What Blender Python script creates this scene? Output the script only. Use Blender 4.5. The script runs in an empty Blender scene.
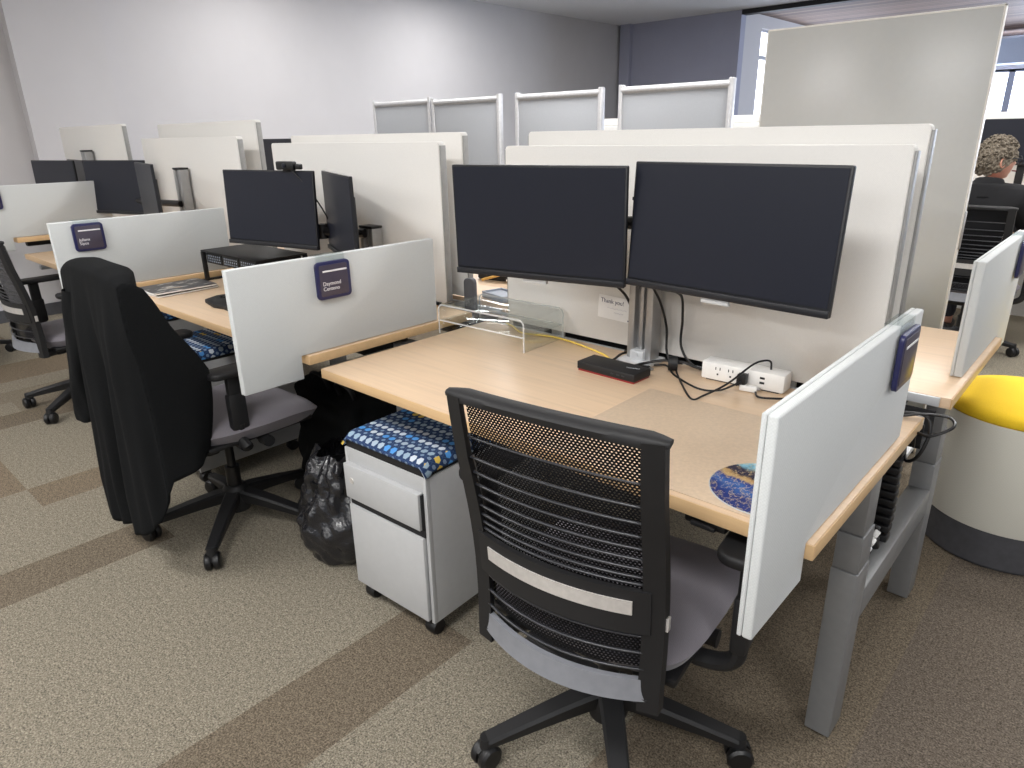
import bpy, bmesh, math, random
from mathutils import Vector, Matrix, Euler
random.seed(7)
SC = bpy.context.scene
COL = SC.collection
R = math.radians

def srgb(r, g, b):
    def f(c):
        c /= 255.0
        return c / 12.92 if c <= 0.04045 else ((c + 0.055) / 1.055) ** 2.4
    return (f(r), f(g), f(b), 1.0)

# ------------------------------------------------------------------ materials
class NT:
    def __init__(s, name):
        s.m = bpy.data.materials.new(name)
        s.m.use_nodes = True
        s.t = s.m.node_tree
        s.b = s.t.nodes['Principled BSDF']
        s.out = s.t.nodes['Material Output']
    def n(s, kind, **kw):
        nd = s.t.nodes.new(kind)
        for k, v in kw.items():
            setattr(nd, k, v)
        return nd
    def link(s, a, b):
        s.t.links.new(a, b)
    def put(s, sock, v):
        if isinstance(v, bpy.types.NodeSocket):
            s.link(v, sock)
        else:
            sock.default_value = v
    def math(s, op, a, b=0.0, c=0.0):
        nd = s.n('ShaderNodeMath', operation=op)
        s.put(nd.inputs[0], a); s.put(nd.inputs[1], b); s.put(nd.inputs[2], c)
        return nd.outputs[0]
    def obj(s):
        return s.n('ShaderNodeTexCoord').outputs['Object']
    def mapped(s, scale=(1, 1, 1), rot=(0, 0, 0)):
        mp = s.n('ShaderNodeMapping')
        s.link(s.obj(), mp.inputs['Vector'])
        mp.inputs['Scale'].default_value = scale
        mp.inputs['Rotation'].default_value = rot
        return mp.outputs[0]
    def noise(s, vec, scale, detail=3.0, rough=0.6):
        nd = s.n('ShaderNodeTexNoise')
        s.link(vec, nd.inputs['Vector'])
        nd.inputs['Scale'].default_value = scale
        nd.inputs['Detail'].default_value = detail
        nd.inputs['Roughness'].default_value = rough
        return nd.outputs['Fac']
    def ramp(s, fac, stops):
        nd = s.n('ShaderNodeValToRGB')
        s.put(nd.inputs[0], fac)
        el = nd.color_ramp.elements
        while len(el) < len(stops):
            el.new(0.5)
        for e, (p, c) in zip(el, stops):
            e.position = p; e.color = c
        return nd.outputs[0]
    def mix(s, fac, a, b, mode='MIX'):
        nd = s.n('ShaderNodeMix', data_type='RGBA', blend_type=mode)
        s.put(nd.inputs[0], fac); s.put(nd.inputs[6], a); s.put(nd.inputs[7], b)
        return nd.outputs[2]
    def bump(s, h, strength=0.2, dist=0.002):
        nd = s.n('ShaderNodeBump')
        s.put(nd.inputs['Height'], h)
        nd.inputs['Strength'].default_value = strength
        nd.inputs['Distance'].default_value = dist
        s.link(nd.outputs[0], s.b.inputs['Normal'])
    def set(s, color=None, rough=0.5, metal=0.0, spec=None):
        if color is not None: s.put(s.b.inputs['Base Color'], color)
        s.put(s.b.inputs['Roughness'], rough)
        s.put(s.b.inputs['Metallic'], metal)
        if spec is not None: s.b.inputs['Specular IOR Level'].default_value = spec
        return s.m

def scaled(c, k):
    return (min(c[0] * k, 1), min(c[1] * k, 1), min(c[2] * k, 1), 1)

def plain(name, rgb, rough=0.5, metal=0.0, spec=None, var=0.06, scale=40.0, bump=0.0, bscale=600.0, bdist=0.0005):
    t = NT(name); c = srgb(*rgb)
    v = t.obj()
    f = t.noise(v, scale, 2.0)
    col = t.ramp(f, [(0.3, scaled(c, 1 - var)), (0.7, scaled(c, 1 + var))])
    if bump > 0:
        t.bump(t.noise(v, bscale, 2.0), bump, bdist)
    return t.set(col, rough, metal, spec)

def weave(name, rgb, rough=0.9, k=0.10, scale=900.0, bump=0.25):
    t = NT(name); c = srgb(*rgb); v = t.obj()
    sp = t.n('ShaderNodeSeparateXYZ'); t.link(v, sp.inputs[0])
    u = t.math('ADD', sp.outputs[0], sp.outputs[1])
    a = t.math('SINE', t.math('MULTIPLY', u, scale * 2.2))
    b = t.math('SINE', t.math('MULTIPLY', sp.outputs[2], scale * 2.2))
    w = t.math('MULTIPLY_ADD', t.math('MULTIPLY', a, b), 0.25, 0.5)
    nz = t.noise(v, 350, 3.0)
    f = t.math('ADD', t.math('MULTIPLY', w, 0.5), t.math('MULTIPLY', nz, 0.5))
    col = t.ramp(f, [(0.3, scaled(c, 1 - k)), (0.7, scaled(c, 1 + k))])
    t.bump(f, bump, 0.0008)
    t.b.inputs['Sheen Weight'].default_value = 0.15
    return t.set(col, rough, 0, 0.2)

def carpet(name, rgb):
    t = NT(name); c = srgb(*rgb); v = t.obj()
    f1 = t.noise(v, 210, 4.0, 0.75)
    f2 = t.noise(v, 70, 3.0, 0.6)
    f = t.math('ADD', t.math('MULTIPLY', f1, 0.80), t.math('MULTIPLY', f2, 0.20))
    col = t.ramp(f, [(0.40, scaled(c, 0.30)), (0.47, scaled(c, 0.80)), (0.54, scaled(c, 1.18)), (0.61, scaled(c, 1.8))])
    big = t.noise(v, 1.6, 2.0)
    col = t.mix(t.math('MULTIPLY', big, 0.25), col, scaled(c, 0.8))
    t.bump(f, 0.7, 0.004)
    return t.set(col, 0.97, 0, 0.08)

def wood(name, rgb, dark=0.86, stretch=(1.2, 34, 34)):
    t = NT(name); c = srgb(*rgb)
    f = t.noise(t.mapped(stretch), 1.6, 5.0, 0.65)
    f2 = t.noise(t.mapped((stretch[0] * 4, stretch[1] * 6, stretch[2] * 6)), 1.5, 2.0)
    g = t.math('ADD', t.math('MULTIPLY', f, 0.75), t.math('MULTIPLY', f2, 0.25))
    col = t.ramp(g, [(0.3, scaled(c, dark)), (0.5, c), (0.72, scaled(c, 1.07))])
    return t.set(col, t.math('MULTIPLY_ADD', g, 0.1, 0.26), 0, 0.5)

def emit(name, rgb, strength):
    t = NT(name)
    t.set(srgb(*rgb), 0.5)
    t.b.inputs['Emission Color'].default_value = srgb(*rgb)
    t.b.inputs['Emission Strength'].default_value = strength
    return t.m

def clear_plastic(name, tint=(248, 250, 250), rough=0.04):
    t = NT(name)
    gl = t.n('ShaderNodeBsdfGlossy'); gl.inputs['Roughness'].default_value = rough
    tr = t.n('ShaderNodeBsdfTransparent'); tr.inputs['Color'].default_value = srgb(*tint)
    lw = t.n('ShaderNodeLayerWeight'); lw.inputs['Blend'].default_value = 0.22
    mx = t.n('ShaderNodeMixShader')
    fac = t.math('MULTIPLY_ADD', lw.outputs['Fresnel'], 0.22, 0.012)
    t.link(fac, mx.inputs[0]); t.link(tr.outputs[0], mx.inputs[1]); t.link(gl.outputs[0], mx.inputs[2])
    t.link(mx.outputs[0], t.out.inputs['Surface'])
    return t.m

def dot_fabric(name, base=(40, 60, 98)):
    """navy upholstery with staggered rows of hexagon dots"""
    t = NT(name); v = t.obj()
    sp = t.n('ShaderNodeSeparateXYZ'); t.link(v, sp.inputs[0])
    p = 0.0265; q = 0.0205
    nn = t.n('ShaderNodeSeparateXYZ'); t.link(t.n('ShaderNodeTexCoord').outputs['Normal'], nn.inputs[0])
    def pick(side, own):
        k = t.math('GREATER_THAN', t.math('ABSOLUTE', side), 0.62)
        return t.math('ADD', t.math('MULTIPLY', own, t.math('SUBTRACT', 1.0, k)), t.math('MULTIPLY', sp.outputs[2], k))
    px_ = pick(nn.outputs[0], sp.outputs[0]); py_ = pick(nn.outputs[1], sp.outputs[1])
    y = t.math('DIVIDE', py_, q)
    row = t.math('FLOOR', y)
    off = t.math('MULTIPLY', t.math('FLOORED_MODULO', row, 2.0), 0.5)
    x = t.math('ADD', t.math('DIVIDE', px_, p), off)
    colm = t.math('FLOOR', x)
    pair = t.math('FLOOR', t.math('MULTIPLY', colm, 0.5))
    fx = t.math('SUBTRACT', t.math('SUBTRACT', x, colm), 0.5)
    fy = t.math('MULTIPLY', t.math('SUBTRACT', t.math('SUBTRACT', y, row), 0.5), q / p)
    ax = t.math('ABSOLUTE', fx); ay = t.math('ABSOLUTE', fy)
    hexd = t.math('MAXIMUM', ay, t.math('ADD', t.math('MULTIPLY', ax, 0.866), t.math('MULTIPLY', ay, 0.5)))
    cmb = t.n('ShaderNodeCombineXYZ'); t.link(pair, cmb.inputs[0]); t.link(row, cmb.inputs[1])
    wn = t.n('ShaderNodeTexWhiteNoise'); wn.noise_dimensions = '2D'; t.link(cmb.outputs[0], wn.inputs['Vector'])
    dotc = t.n('ShaderNodeValToRGB'); t.link(wn.outputs['Value'], dotc.inputs[0])
    cr = dotc.color_ramp; cr.interpolation = 'CONSTANT'
    st = [(0.0, srgb(196, 205, 214)), (0.36, srgb(168, 184, 198)), (0.62, srgb(232, 200, 96)),
          (0.80, srgb(84, 150, 216)), (0.93, srgb(150, 172, 190))]
    while len(cr.elements) < len(st): cr.elements.new(0.5)
    for e, (pp, c) in zip(cr.elements, st): e.position = pp; e.color = c
    small = t.math('FLOORED_MODULO', row, 2.0)
    rad = t.math('MULTIPLY_ADD', small, -0.14, 0.36)
    inside = t.math('LESS_THAN', hexd, rad)
    ring = t.math('MULTIPLY', t.math('GREATER_THAN', hexd, 0.40), t.math('LESS_THAN', hexd, 0.43))
    c0 = t.mix(t.math('MULTIPLY', ring, 0.3), srgb(*base), srgb(120, 150, 180))
    dots = t.mix(small, dotc.outputs[0], srgb(120, 140, 165))
    col = t.mix(inside, c0, dots)
    t.bump(t.noise(v, 900, 2.0), 0.25, 0.0006)
    return t.set(col, 0.85, 0, 0.2)

def mesh_net(name):
    t = NT(name); v = t.obj()
    sp = t.n('ShaderNodeSeparateXYZ'); t.link(v, sp.inputs[0])
    y = t.math('DIVIDE', sp.outputs[2], 0.0052)
    row = t.math('FLOOR', y)
    x = t.math('ADD', t.math('DIVIDE', sp.outputs[0], 0.0078), t.math('MULTIPLY', t.math('FLOORED_MODULO', row, 2.0), 0.5))
    fx = t.math('ABSOLUTE', t.math('SUBTRACT', t.math('FRACT', x), 0.5))
    fy = t.math('ABSOLUTE', t.math('SUBTRACT', t.math('FRACT', y), 0.5))
    d = t.math('ADD', t.math('MULTIPLY', fx, 1.15), t.math('MULTIPLY', fy, 1.1))
    hole = t.math('LESS_THAN', d, 0.345)
    tr = t.n('ShaderNodeBsdfTransparent')
    mx = t.n('ShaderNodeMixShader')
    t.link(hole, mx.inputs[0]); t.link(t.b.outputs[0], mx.inputs[1]); t.link(tr.outputs[0], mx.inputs[2])
    t.link(mx.outputs[0], t.out.inputs['Surface'])
    return t.set(srgb(16, 16, 19), 0.7, 0, 0.2)

def marble_print(name):
    t = NT(name); v = t.obj()
    n1 = t.noise(v, 14, 5.0, 0.6)
    n2 = t.noise(v, 60, 4.0, 0.6)
    sp = t.n('ShaderNodeSeparateXYZ'); t.link(v, sp.inputs[0])
    d = t.math('ADD', t.math('ADD', t.math('MULTIPLY', sp.outputs[1], 9.5), t.math('MULTIPLY', sp.outputs[0], 2.0)),
               t.math('MULTIPLY', t.math('SUBTRACT', n1, 0.5), 0.9))
    f = t.math('MULTIPLY_ADD', d, 0.55, 0.5)
    base = t.ramp(f, [(0.10, srgb(28, 50, 120)), (0.28, srgb(52, 104, 176)), (0.40, srgb(36, 62, 138)),
                      (0.47, srgb(190, 160, 110)), (0.53, srgb(178, 140, 92)), (0.58, srgb(24, 26, 58)),
                      (0.72, srgb(30, 32, 66)), (0.80, srgb(130, 190, 210)), (0.90, srgb(226, 236, 238))])
    vein = t.math('LESS_THAN', t.math('ABSOLUTE', t.math('SUBTRACT', n2, 0.5)), 0.014)
    col = t.mix(t.math('MULTIPLY', vein, 0.75), base, srgb(206, 182, 130))
    return t.set(col, 0.35, 0, 0.4)

def hair_mat(name):
    t = NT(name); v = t.obj()
    f = t.noise(t.mapped((60, 60, 40)), 1.6, 4.0, 0.7)
    col = t.ramp(f, [(0.3, srgb(70, 63, 55)), (0.5, srgb(116, 106, 93)), (0.7, srgb(160, 150, 134))])
    t.bump(f, 0.8, 0.006)
    return t.set(col, 0.75, 0, 0.25)

def cover_print(name):
    t = NT(name); v = t.obj()
    f = t.noise(t.mapped((22, 10, 10)), 1.4, 3.0, 0.6)
    col = t.ramp(f, [(0.34, srgb(34, 33, 37)), (0.48, srgb(70, 68, 70)), (0.56, srgb(50, 49, 52)),
                     (0.62, srgb(200, 196, 192)), (0.70, srgb(140, 110, 62))])
    return t.set(col, 0.3, 0, 0.45)

def slat_ceiling(name):
    t = NT(name); v = t.obj()
    sp = t.n('ShaderNodeSeparateXYZ'); t.link(v, sp.inputs[0])
    y = t.math('DIVIDE', sp.outputs[1], 0.14)
    fr = t.math('FRACT', y)
    wn = t.n('ShaderNodeTexWhiteNoise'); wn.noise_dimensions = '1D'; t.link(t.math('FLOOR', y), wn.inputs['W'])
    g = t.noise(t.mapped((1, 20, 1)), 3, 3)
    c = t.ramp(t.math('ADD', t.math('MULTIPLY', wn.outputs['Value'], 0.6), t.math('MULTIPLY', g, 0.4)),
               [(0.2, srgb(92, 74, 66)), (0.8, srgb(134, 112, 100))])
    gap = t.math('LESS_THAN', fr, 0.1)
    col = t.mix(gap, c, srgb(50, 42, 40))
    return t.set(col, 0.6, 0, 0.3)

M = {}
M['wall'] = plain('painted grey wall', (196, 194, 196), 0.9, var=0.015, scale=3, bump=0.15, bscale=260, bdist=0.001)
M['wall_blue'] = plain('painted slate wall', (160, 162, 180), 0.9, var=0.02, scale=3, bump=0.1, bscale=260)
M['ceiling'] = plain('ceiling tile', (226, 228, 232), 0.92, var=0.03, scale=90, bump=0.2, bscale=160)
M['ceiling_trim'] = plain('black ceiling trim', (22, 22, 26), 0.6)
M['slats'] = slat_ceiling('timber slat ceiling')
M['baseboard'] = plain('grey vinyl base', (74, 74, 78), 0.6)
M['spine'] = weave('off white panel fabric', (226, 224, 220), k=0.045, scale=600, bump=0.15)
M['divider'] = weave('pale grey screen fabric', (199, 202, 202), k=0.07, scale=520, bump=0.35)
M['alu'] = plain('satin aluminium', (172, 172, 172), 0.38, 0.7, var=0.04)
M['panel_trim'] = plain('grey panel trim', (150, 150, 148), 0.5, 0.2)
M['winframe'] = plain('grey window frame', (128, 130, 138), 0.5)
M['alu_light'] = plain('pale silver paint', (200, 202, 204), 0.4, 0.25, var=0.03)
M['legpaint'] = plain('silver grey metallic paint', (134, 135, 136), 0.42, 0.35, var=0.03, bump=0.08, bscale=900)
M['maple'] = wood('maple laminate', (222, 194, 163))
M['maple_edge'] = wood('maple edge band', (212, 178, 134), 0.92)
M['black'] = plain('black plastic', (15, 15, 17), 0.42, var=0.1, bump=0.05, bscale=900)
M['black_soft'] = plain('soft black polyurethane', (19, 19, 21), 0.6, var=0.1, bump=0.1, bscale=800)
M['black_matte'] = plain('black matte metal', (13, 13, 15), 0.55, 0.2, var=0.1)
M['dark_gap'] = plain('dark trough', (26, 26, 28), 0.8)
M['slat'] = plain('graphite chair slat', (44, 45, 49), 0.32, var=0.06)
M['net'] = mesh_net('black chair netting')
M['lumbar'] = plain('lumbar black', (22, 22, 24), 0.6)
M['brushed'] = plain('brushed steel', (206, 202, 198), 0.32, 0.35, var=0.06, scale=80)
M['chairgrey'] = plain('grey back rail paint', (128, 130, 136), 0.5, 0.1)
M['seatfab'] = weave('grey seat wool', (118, 114, 120), k=0.12, scale=500, bump=0.3)
M['screen'] = plain('dark monitor glass', (27, 30, 41), 0.36, var=0.02, spec=0.35)
M['bezel'] = plain('monitor bezel', (24, 25, 30), 0.4)
M['monback'] = plain('monitor rear shell', (28, 29, 32), 0.5)
M['white_pl'] = plain('white plastic', (232, 231, 228), 0.35, var=0.02)
M['ped'] = plain('grey pedestal paint', (186, 187, 188), 0.42, 0.1, var=0.02, bump=0.05, bscale=700)
M['dots'] = dot_fabric('navy dotted upholstery')
M['bag'] = plain('black bin liner', (30, 30, 33), 0.22, var=0.2, spec=0.6, bump=0.5, bscale=28, bdist=0.012)
M['jacket'] = plain('black fleece', (22, 23, 24), 0.95, var=0.18, scale=300, spec=0.1, bump=0.4, bscale=420, bdist=0.002)
M['navy'] = plain('navy plate rim', (38, 40, 84), 0.35)
M['plate'] = plain('insert with reflected plum tint', (72, 66, 80), 0.3)  # plum cast is a reflection put into the insert's colour
M['white_ink'] = plain('white lettering', (236, 234, 236), 0.5)
M['clear'] = clear_plastic('clear acrylic')
def whitened_rim(name):
    t = NT(name); t.set(srgb(238, 240, 240), 0.15, 0, 0.6)
    tr = t.n('ShaderNodeBsdfTransparent'); mx = t.n('ShaderNodeMixShader'); mx.inputs[0].default_value = 0.42
    t.link(tr.outputs[0], mx.inputs[1]); t.link(t.b.outputs[0], mx.inputs[2]); t.link(mx.outputs[0], t.out.inputs['Surface'])
    return t.m
M['acryl_edge'] = whitened_rim('bright acrylic rim')  # bright edge highlight of the clear sheet, painted as a whitish see-through colour
M['pad'] = plain('tan desk pad', (216, 193, 167), 0.42, var=0.06, scale=120)
M['marble'] = marble_print('blue agate print')
M['red'] = plain('red plastic', (140, 32, 32), 0.4)
M['yellow'] = plain('yellow wool', (240, 200, 34), 0.85, var=0.05, scale=300, bump=0.25, bscale=700)
M['yellow_cable'] = plain('yellow cable', (232, 200, 90), 0.45)
M['ott'] = weave('oatmeal vinyl', (208, 206, 195), k=0.03, scale=300, bump=0.08)
M['ottbase'] = plain('charcoal base', (70, 70, 74), 0.7, var=0.1)
M['whiteboard'] = plain('whiteboard enamel', (190, 192, 191), 0.27, var=0.01, spec=0.45)
M['wb_frame'] = plain('white board frame', (226, 224, 218), 0.4)
M['felt'] = plain('pale grey acoustic felt', (164, 167, 172), 0.95, var=0.03, scale=200)
M['screenframe'] = plain('light silver frame', (196, 196, 198), 0.35, 0.3)
M['paper'] = plain('paper', (246, 245, 243), 0.8, var=0.02)
M['ink'] = plain('blue black ink', (50, 52, 84), 0.7)
M['faintink'] = plain('faint pencil ink', (170, 170, 180), 0.8)
M['cover'] = cover_print('magazine cover print')
M['skin'] = plain('skin', (206, 150, 130), 0.5, var=0.06)
M['hair'] = hair_mat('grey curly hair')
M['shirt'] = plain('black knit shirt', (16, 16, 19), 0.9, var=0.15, scale=60, bump=0.2, bscale=300)
M['trouser'] = plain('dark trousers', (44, 44, 52), 0.9)
M['shoe'] = plain('dark shoe', (24, 22, 22), 0.5)
M['glass_day'] = emit('daylight pane', (232, 238, 252), 3.0)
M['blind'] = plain('pale blue soffit', (190, 204, 228), 0.8, var=0.02)
M['lamp'] = emit('lamp diffuser', (255, 250, 240), 6.0)
M['greybox'] = plain('grey box', (150, 158, 170), 0.5)
M['penwood'] = plain('ochre pencil', (206, 160, 80), 0.5)
M['dell'] = plain('pale logo print', (176, 178, 182), 0.5)
M['carpet0'] = carpet('beige carpet', (134, 127, 113))
M['carpet1'] = carpet('taupe carpet', (112, 102, 88))
M['carpet2'] = carpet('brown carpet', (120, 108, 92))
M['carpet3'] = carpet('dark taupe carpet', (106, 97, 87))
M['carpet4'] = carpet('mid beige carpet', (124, 115, 101))

# ------------------------------------------------------------------ mesh helpers
class MB:
    def __init__(s):
        s.bm = bmesh.new()
    def _xf(s, verts, mat):
        bmesh.ops.transform(s.bm, matrix=mat, verts=verts)
    def box(s, c, size, bev=0.0, rot=None, seg=2):
        r = bmesh.ops.create_cube(s.bm, size=1.0)
        vs = r['verts']
        s._xf(vs, Matrix.Diagonal((size[0], size[1], size[2], 1)))
        es = list({e for v in vs for e in v.link_edges})
        if bev > 0:
            rr = bmesh.ops.bevel(s.bm, geom=es, offset=min(bev, min(size) * 0.49), segments=seg, affect='EDGES', profile=0.5)
            vs = list(set(rr['verts']) | {v for v in vs if v.is_valid})
            fs = {f for v in vs for f in v.link_faces}
            vs = list({v for f in fs for v in f.verts})
        m = Matrix.Translation(Vector(c))
        if rot is not None:
            m = m @ (rot.to_4x4() if isinstance(rot, Matrix) else Euler(rot).to_matrix().to_4x4())
        s._xf(vs, m)
        return s
    def box2(s, lo, hi, bev=0.0):
        return s.box([(a + b) / 2 for a, b in zip(lo, hi)], [b - a for a, b in zip(lo, hi)], bev)
    def tube(s, pts, r, seg=8, cap=True, flat=1.0):
        pts = [Vector(p) for p in pts]
        rs = r if isinstance(r, (list, tuple)) else [r] * len(pts)
        rings = []
        up = None
        for i, p in enumerate(pts):
            a = pts[max(i - 1, 0)]; b = pts[min(i + 1, len(pts) - 1)]
            d = (b - a).normalized()
            if up is None:
                up = Vector((0, 0, 1)) if abs(d.z) < 0.9 else Vector((1, 0, 0))
            u = (up - d * up.dot(d))
            u = u.normalized() if u.length > 1e-6 else d.orthogonal().normalized()
            w = d.cross(u)
            up = u
            rings.append([s.bm.verts.new(p + (u * math.cos(t) * flat + w * math.sin(t)) * rs[i])
                          for t in [2 * math.pi * k / seg for k in range(seg)]])
        for a, b in zip(rings, rings[1:]):
            for k in range(seg):
                s.bm.faces.new((a[k], a[(k + 1) % seg], b[(k + 1) % seg], b[k]))
        if cap:
            s.bm.faces.new(rings[0][::-1]); s.bm.faces.new(rings[-1])
        return s
    def cyl(s, p0, p1, r0, r1=None, seg=20):
        return s.tube([p0, p1], [r0, r0 if r1 is None else r1], seg)
    def lathe(s, prof, c=(0, 0, 0), seg=40, axis='z', cap=True):
        rings = []
        for (r, z) in prof:
            ring = []
            for k in range(seg):
                t = 2 * math.pi * k / seg
                x, y = r * math.cos(t), r * math.sin(t)
                p = (x, y, z) if axis == 'z' else ((z, x, y) if axis == 'x' else (y, z, x))
                ring.append(s.bm.verts.new(Vector(c) + Vector(p)))
            rings.append(ring)
        for a, b in zip(rings, rings[1:]):
            for k in range(seg):
                s.bm.faces.new((a[k], a[(k + 1) % seg], b[(k + 1) % seg], b[k]))
        if cap:
            s.bm.faces.new(rings[0][::-1]); s.bm.faces.new(rings[-1])
        return s
    def prism(s, poly, axis, a, b, bev=0.0):
        """poly 2D points extruded along an axis ('x': poly=(y,z), 'y': (x,z), 'z': (x,y))"""
        def P(p, h):
            return {'x': (h, p[0], p[1]), 'y': (p[0], h, p[1]), 'z': (p[0], p[1], h)}[axis]
        A = [s.bm.verts.new(P(p, a)) for p in poly]
        B = [s.bm.verts.new(P(p, b)) for p in poly]
        n = len(poly)
        fs = [s.bm.faces.new(A), s.bm.faces.new(B[::-1])]
        for k in range(n):
            fs.append(s.bm.faces.new((A[k], B[k], B[(k + 1) % n], A[(k + 1) % n])))
        bmesh.ops.recalc_face_normals(s.bm, faces=fs)
        if bev > 0:
            es = list({e for v in A + B for e in v.link_edges})
            bmesh.ops.bevel(s.bm, geom=es, offset=bev, segments=2, affect='EDGES', profile=0.5)
        return s
    def grid(s, fn, nu, nv, closed_u=False):
        g = [[s.bm.verts.new(fn(i / (nu if closed_u else nu - 1), j / (nv - 1))) for i in range(nu)] for j in range(nv)]
        for j in range(nv - 1):
            for i in range(nu if closed_u else nu - 1):
                k = (i + 1) % nu
                s.bm.faces.new((g[j][i], g[j][k], g[j + 1][k], g[j + 1][i]))
        return s
    def xf(s, m):
        bmesh.ops.transform(s.bm, matrix=m, verts=s.bm.verts[:])
        return s
    def build(s, name, mat, parent=None, angle=35, smooth=True, recalc=True, loc=None):
        if recalc:
            bmesh.ops.recalc_face_normals(s.bm, faces=s.bm.faces[:])
        if loc is not None:
            bmesh.ops.translate(s.bm, vec=-Vector(loc), verts=s.bm.verts[:])
        me = bpy.data.meshes.new(name)
        s.bm.to_mesh(me); s.bm.free()
        mats = mat if isinstance(mat, list) else [mat]
        for m in mats:
            me.materials.append(m)
        if smooth:
            me.polygons.foreach_set('use_smooth', [True] * len(me.polygons))
            try: me.set_sharp_from_angle(angle=R(angle))
            except Exception: pass
        o = bpy.data.objects.new(name, me)
        COL.objects.link(o)
        if parent is not None:
            o.parent = parent
        if loc is not None:
            o.location = loc
        return o

def rounded(w, h, r, n=6, cx=0, cy=0):
    pts = []
    for sx, sy, a0 in ((1, 1, 0), (-1, 1, 90), (-1, -1, 180), (1, -1, 270)):
        for k in range(n + 1):
            a = R(a0 + 90 * k / n)
            pts.append((cx + sx * (w / 2 - r) + r * math.cos(a), cy + sy * (h / 2 - r) + r * math.sin(a)))
    return pts

def tag(o, label, cat, group=None, kind=None):
    o['label'] = label; o['category'] = cat
    if group: o['group'] = group
    if kind: o['kind'] = kind
    return o

def thing(name, label, cat, loc=(0, 0, 0), rz=0.0, group=None):
    o = bpy.data.objects.new(name, None)
    o.empty_display_size = 0.1
    COL.objects.link(o)
    o.location = loc; o.rotation_euler = (0, 0, rz)
    return tag(o, label, cat, group)

def structure(o):
    o['kind'] = 'structure'
    return o

def copy_thing(root, label, loc, rz=None, group=None):
    def rec(o, par):
        c = o.copy(); COL.objects.link(c)
        if par is not None:
            c.parent = par
        for ch in o.children:
            rec(ch, c)
        return c
    r = rec(root, None)
    r['label'] = label
    r.location = loc
    if rz is not None: r.rotation_euler = (0, 0, rz)
    if group: r['group'] = group
    return r

def text_mesh(body, size, mat, parent, name, matrix, depth=0.0006, align='LEFT', space=1.0):
    cu = bpy.data.curves.new(name, 'FONT')
    cu.body = body; cu.size = size; cu.extrude = depth; cu.align_x = align; cu.space_line = space
    cu.materials.append(mat)
    tmp = bpy.data.objects.new(name, cu)
    COL.objects.link(tmp)
    me = bpy.data.meshes.new_from_object(tmp)
    bpy.data.objects.remove(tmp)
    me.transform(matrix)
    if not me.materials: me.materials.append(mat)
    o = bpy.data.objects.new(name, me)
    COL.objects.link(o)
    o.parent = parent
    return o

def spline(pts, n=10):
    """Catmull-Rom through the points"""
    P = [Vector(p) for p in pts]
    P = [P[0] * 2 - P[1]] + P + [P[-1] * 2 - P[-2]]
    out = []
    for i in range(1, len(P) - 2):
        a, b, c, d = P[i - 1], P[i], P[i + 1], P[i + 2]
        for k in range(n):
            t = k / n
            out.append(0.5 * ((2 * b) + (c - a) * t + (2 * a - 5 * b + 4 * c - d) * t * t + (3 * b - a - 3 * c + d) * t ** 3))
    out.append(P[-2])
    return out

def cable(name, pts, r, mat, label, cat='cable', group=None, n=10):
    p = spline(pts, n)
    o = MB().tube(p, r, 8).build(name, mat, loc=tuple(p[0]))
    return tag(o, label, cat, group)

# ================================================================== SETTING
CEIL = 2.95
XW = -6.5
# carpet: planks 0.25 x 1.0 laid along y, each of them a face of the floor
def build_floor():
    bm = bmesh.new()
    ex = [-2.14 - 0.215 * k for k in range(25)][::-1] + [-1.895, -1.65, -1.405, -1.16, -0.9, -0.65, -0.4, -0.17, 0.05] + [0.05 + 0.25 * k for k in range(1, 18)]
    rnd = random.Random(11)
    for i in range(len(ex) - 1):
        x0, x1 = ex[i], ex[i + 1]
        xm = (x0 + x1) / 2
        off = [0.06, 0.39, 0.72][i % 3] - 10
        if -1.16 < xm < -0.9: off = 0.06 - 10
        if -2.36 < xm < -2.14: off = -0.27 - 10
        if -3.35 < xm < -2.7: off = -0.53 - 10
        y = off
        while y < 17:
            q = rnd.random()
            mi = 0 if q < 0.62 else (4 if q < 0.86 else (1 if q < 0.94 else 2))
            ym = y + 0.5
            if -3.4 < xm < -0.4 and -2.2 < ym < 1.4:
                mi = 0 if (q < 0.8 or xm > -1.7) else 4
            if -1.16 < xm < -0.9 and -2 < y < 0: mi = 1
            if -2.36 < xm < -2.14 and -2 < y < -0.3: mi = 1
            if -2.97 < xm < -2.76 and -0.6 < y < -0.4: mi = 2
            if -3.33 < xm < -3.1 and -1.6 < y < -1.4: mi = 2
            if -5.25 < xm < -4.7 and -1 < ym < 1: mi = 2
            if 0.05 < xm and y < 2.2:
                mi = 3 if q < 0.8 else 1
            if -0.45 < xm < 0.05 and -2 < ym < 2: mi = 1
            vs = [bm.verts.new(p) for p in ((x0, y, 0), (x1, y, 0), (x1, y + 1, 0), (x0, y + 1, 0))]
            f = bm.faces.new(vs); f.material_index = mi
            y += 1.0
    me = bpy.data.meshes.new('floor'); bm.to_mesh(me); bm.free()
    for k in range(5): me.materials.append(M['carpet%d' % k])
    o = bpy.data.objects.new('floor', me); COL.objects.link(o)
    return structure(o)
build_floor()

structure(MB().box2((XW - 0.4, -10, CEIL), (-4.4, 9.1, CEIL + 0.05)).box2((-4.4, -10, CEIL), (4.5, 9.1, CEIL + 0.05)).build('ceiling', M['ceiling']))
structure(MB().box2((-4.5, 9.18, CEIL), (4.5, 17, CEIL + 0.05)).build('ceiling_slats', M['slats']))
structure(MB().box2((-4.5, 9.05, CEIL - 0.06), (4.5, 9.2, CEIL + 0.02)).build('trim_1', M['ceiling_trim']))
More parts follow.
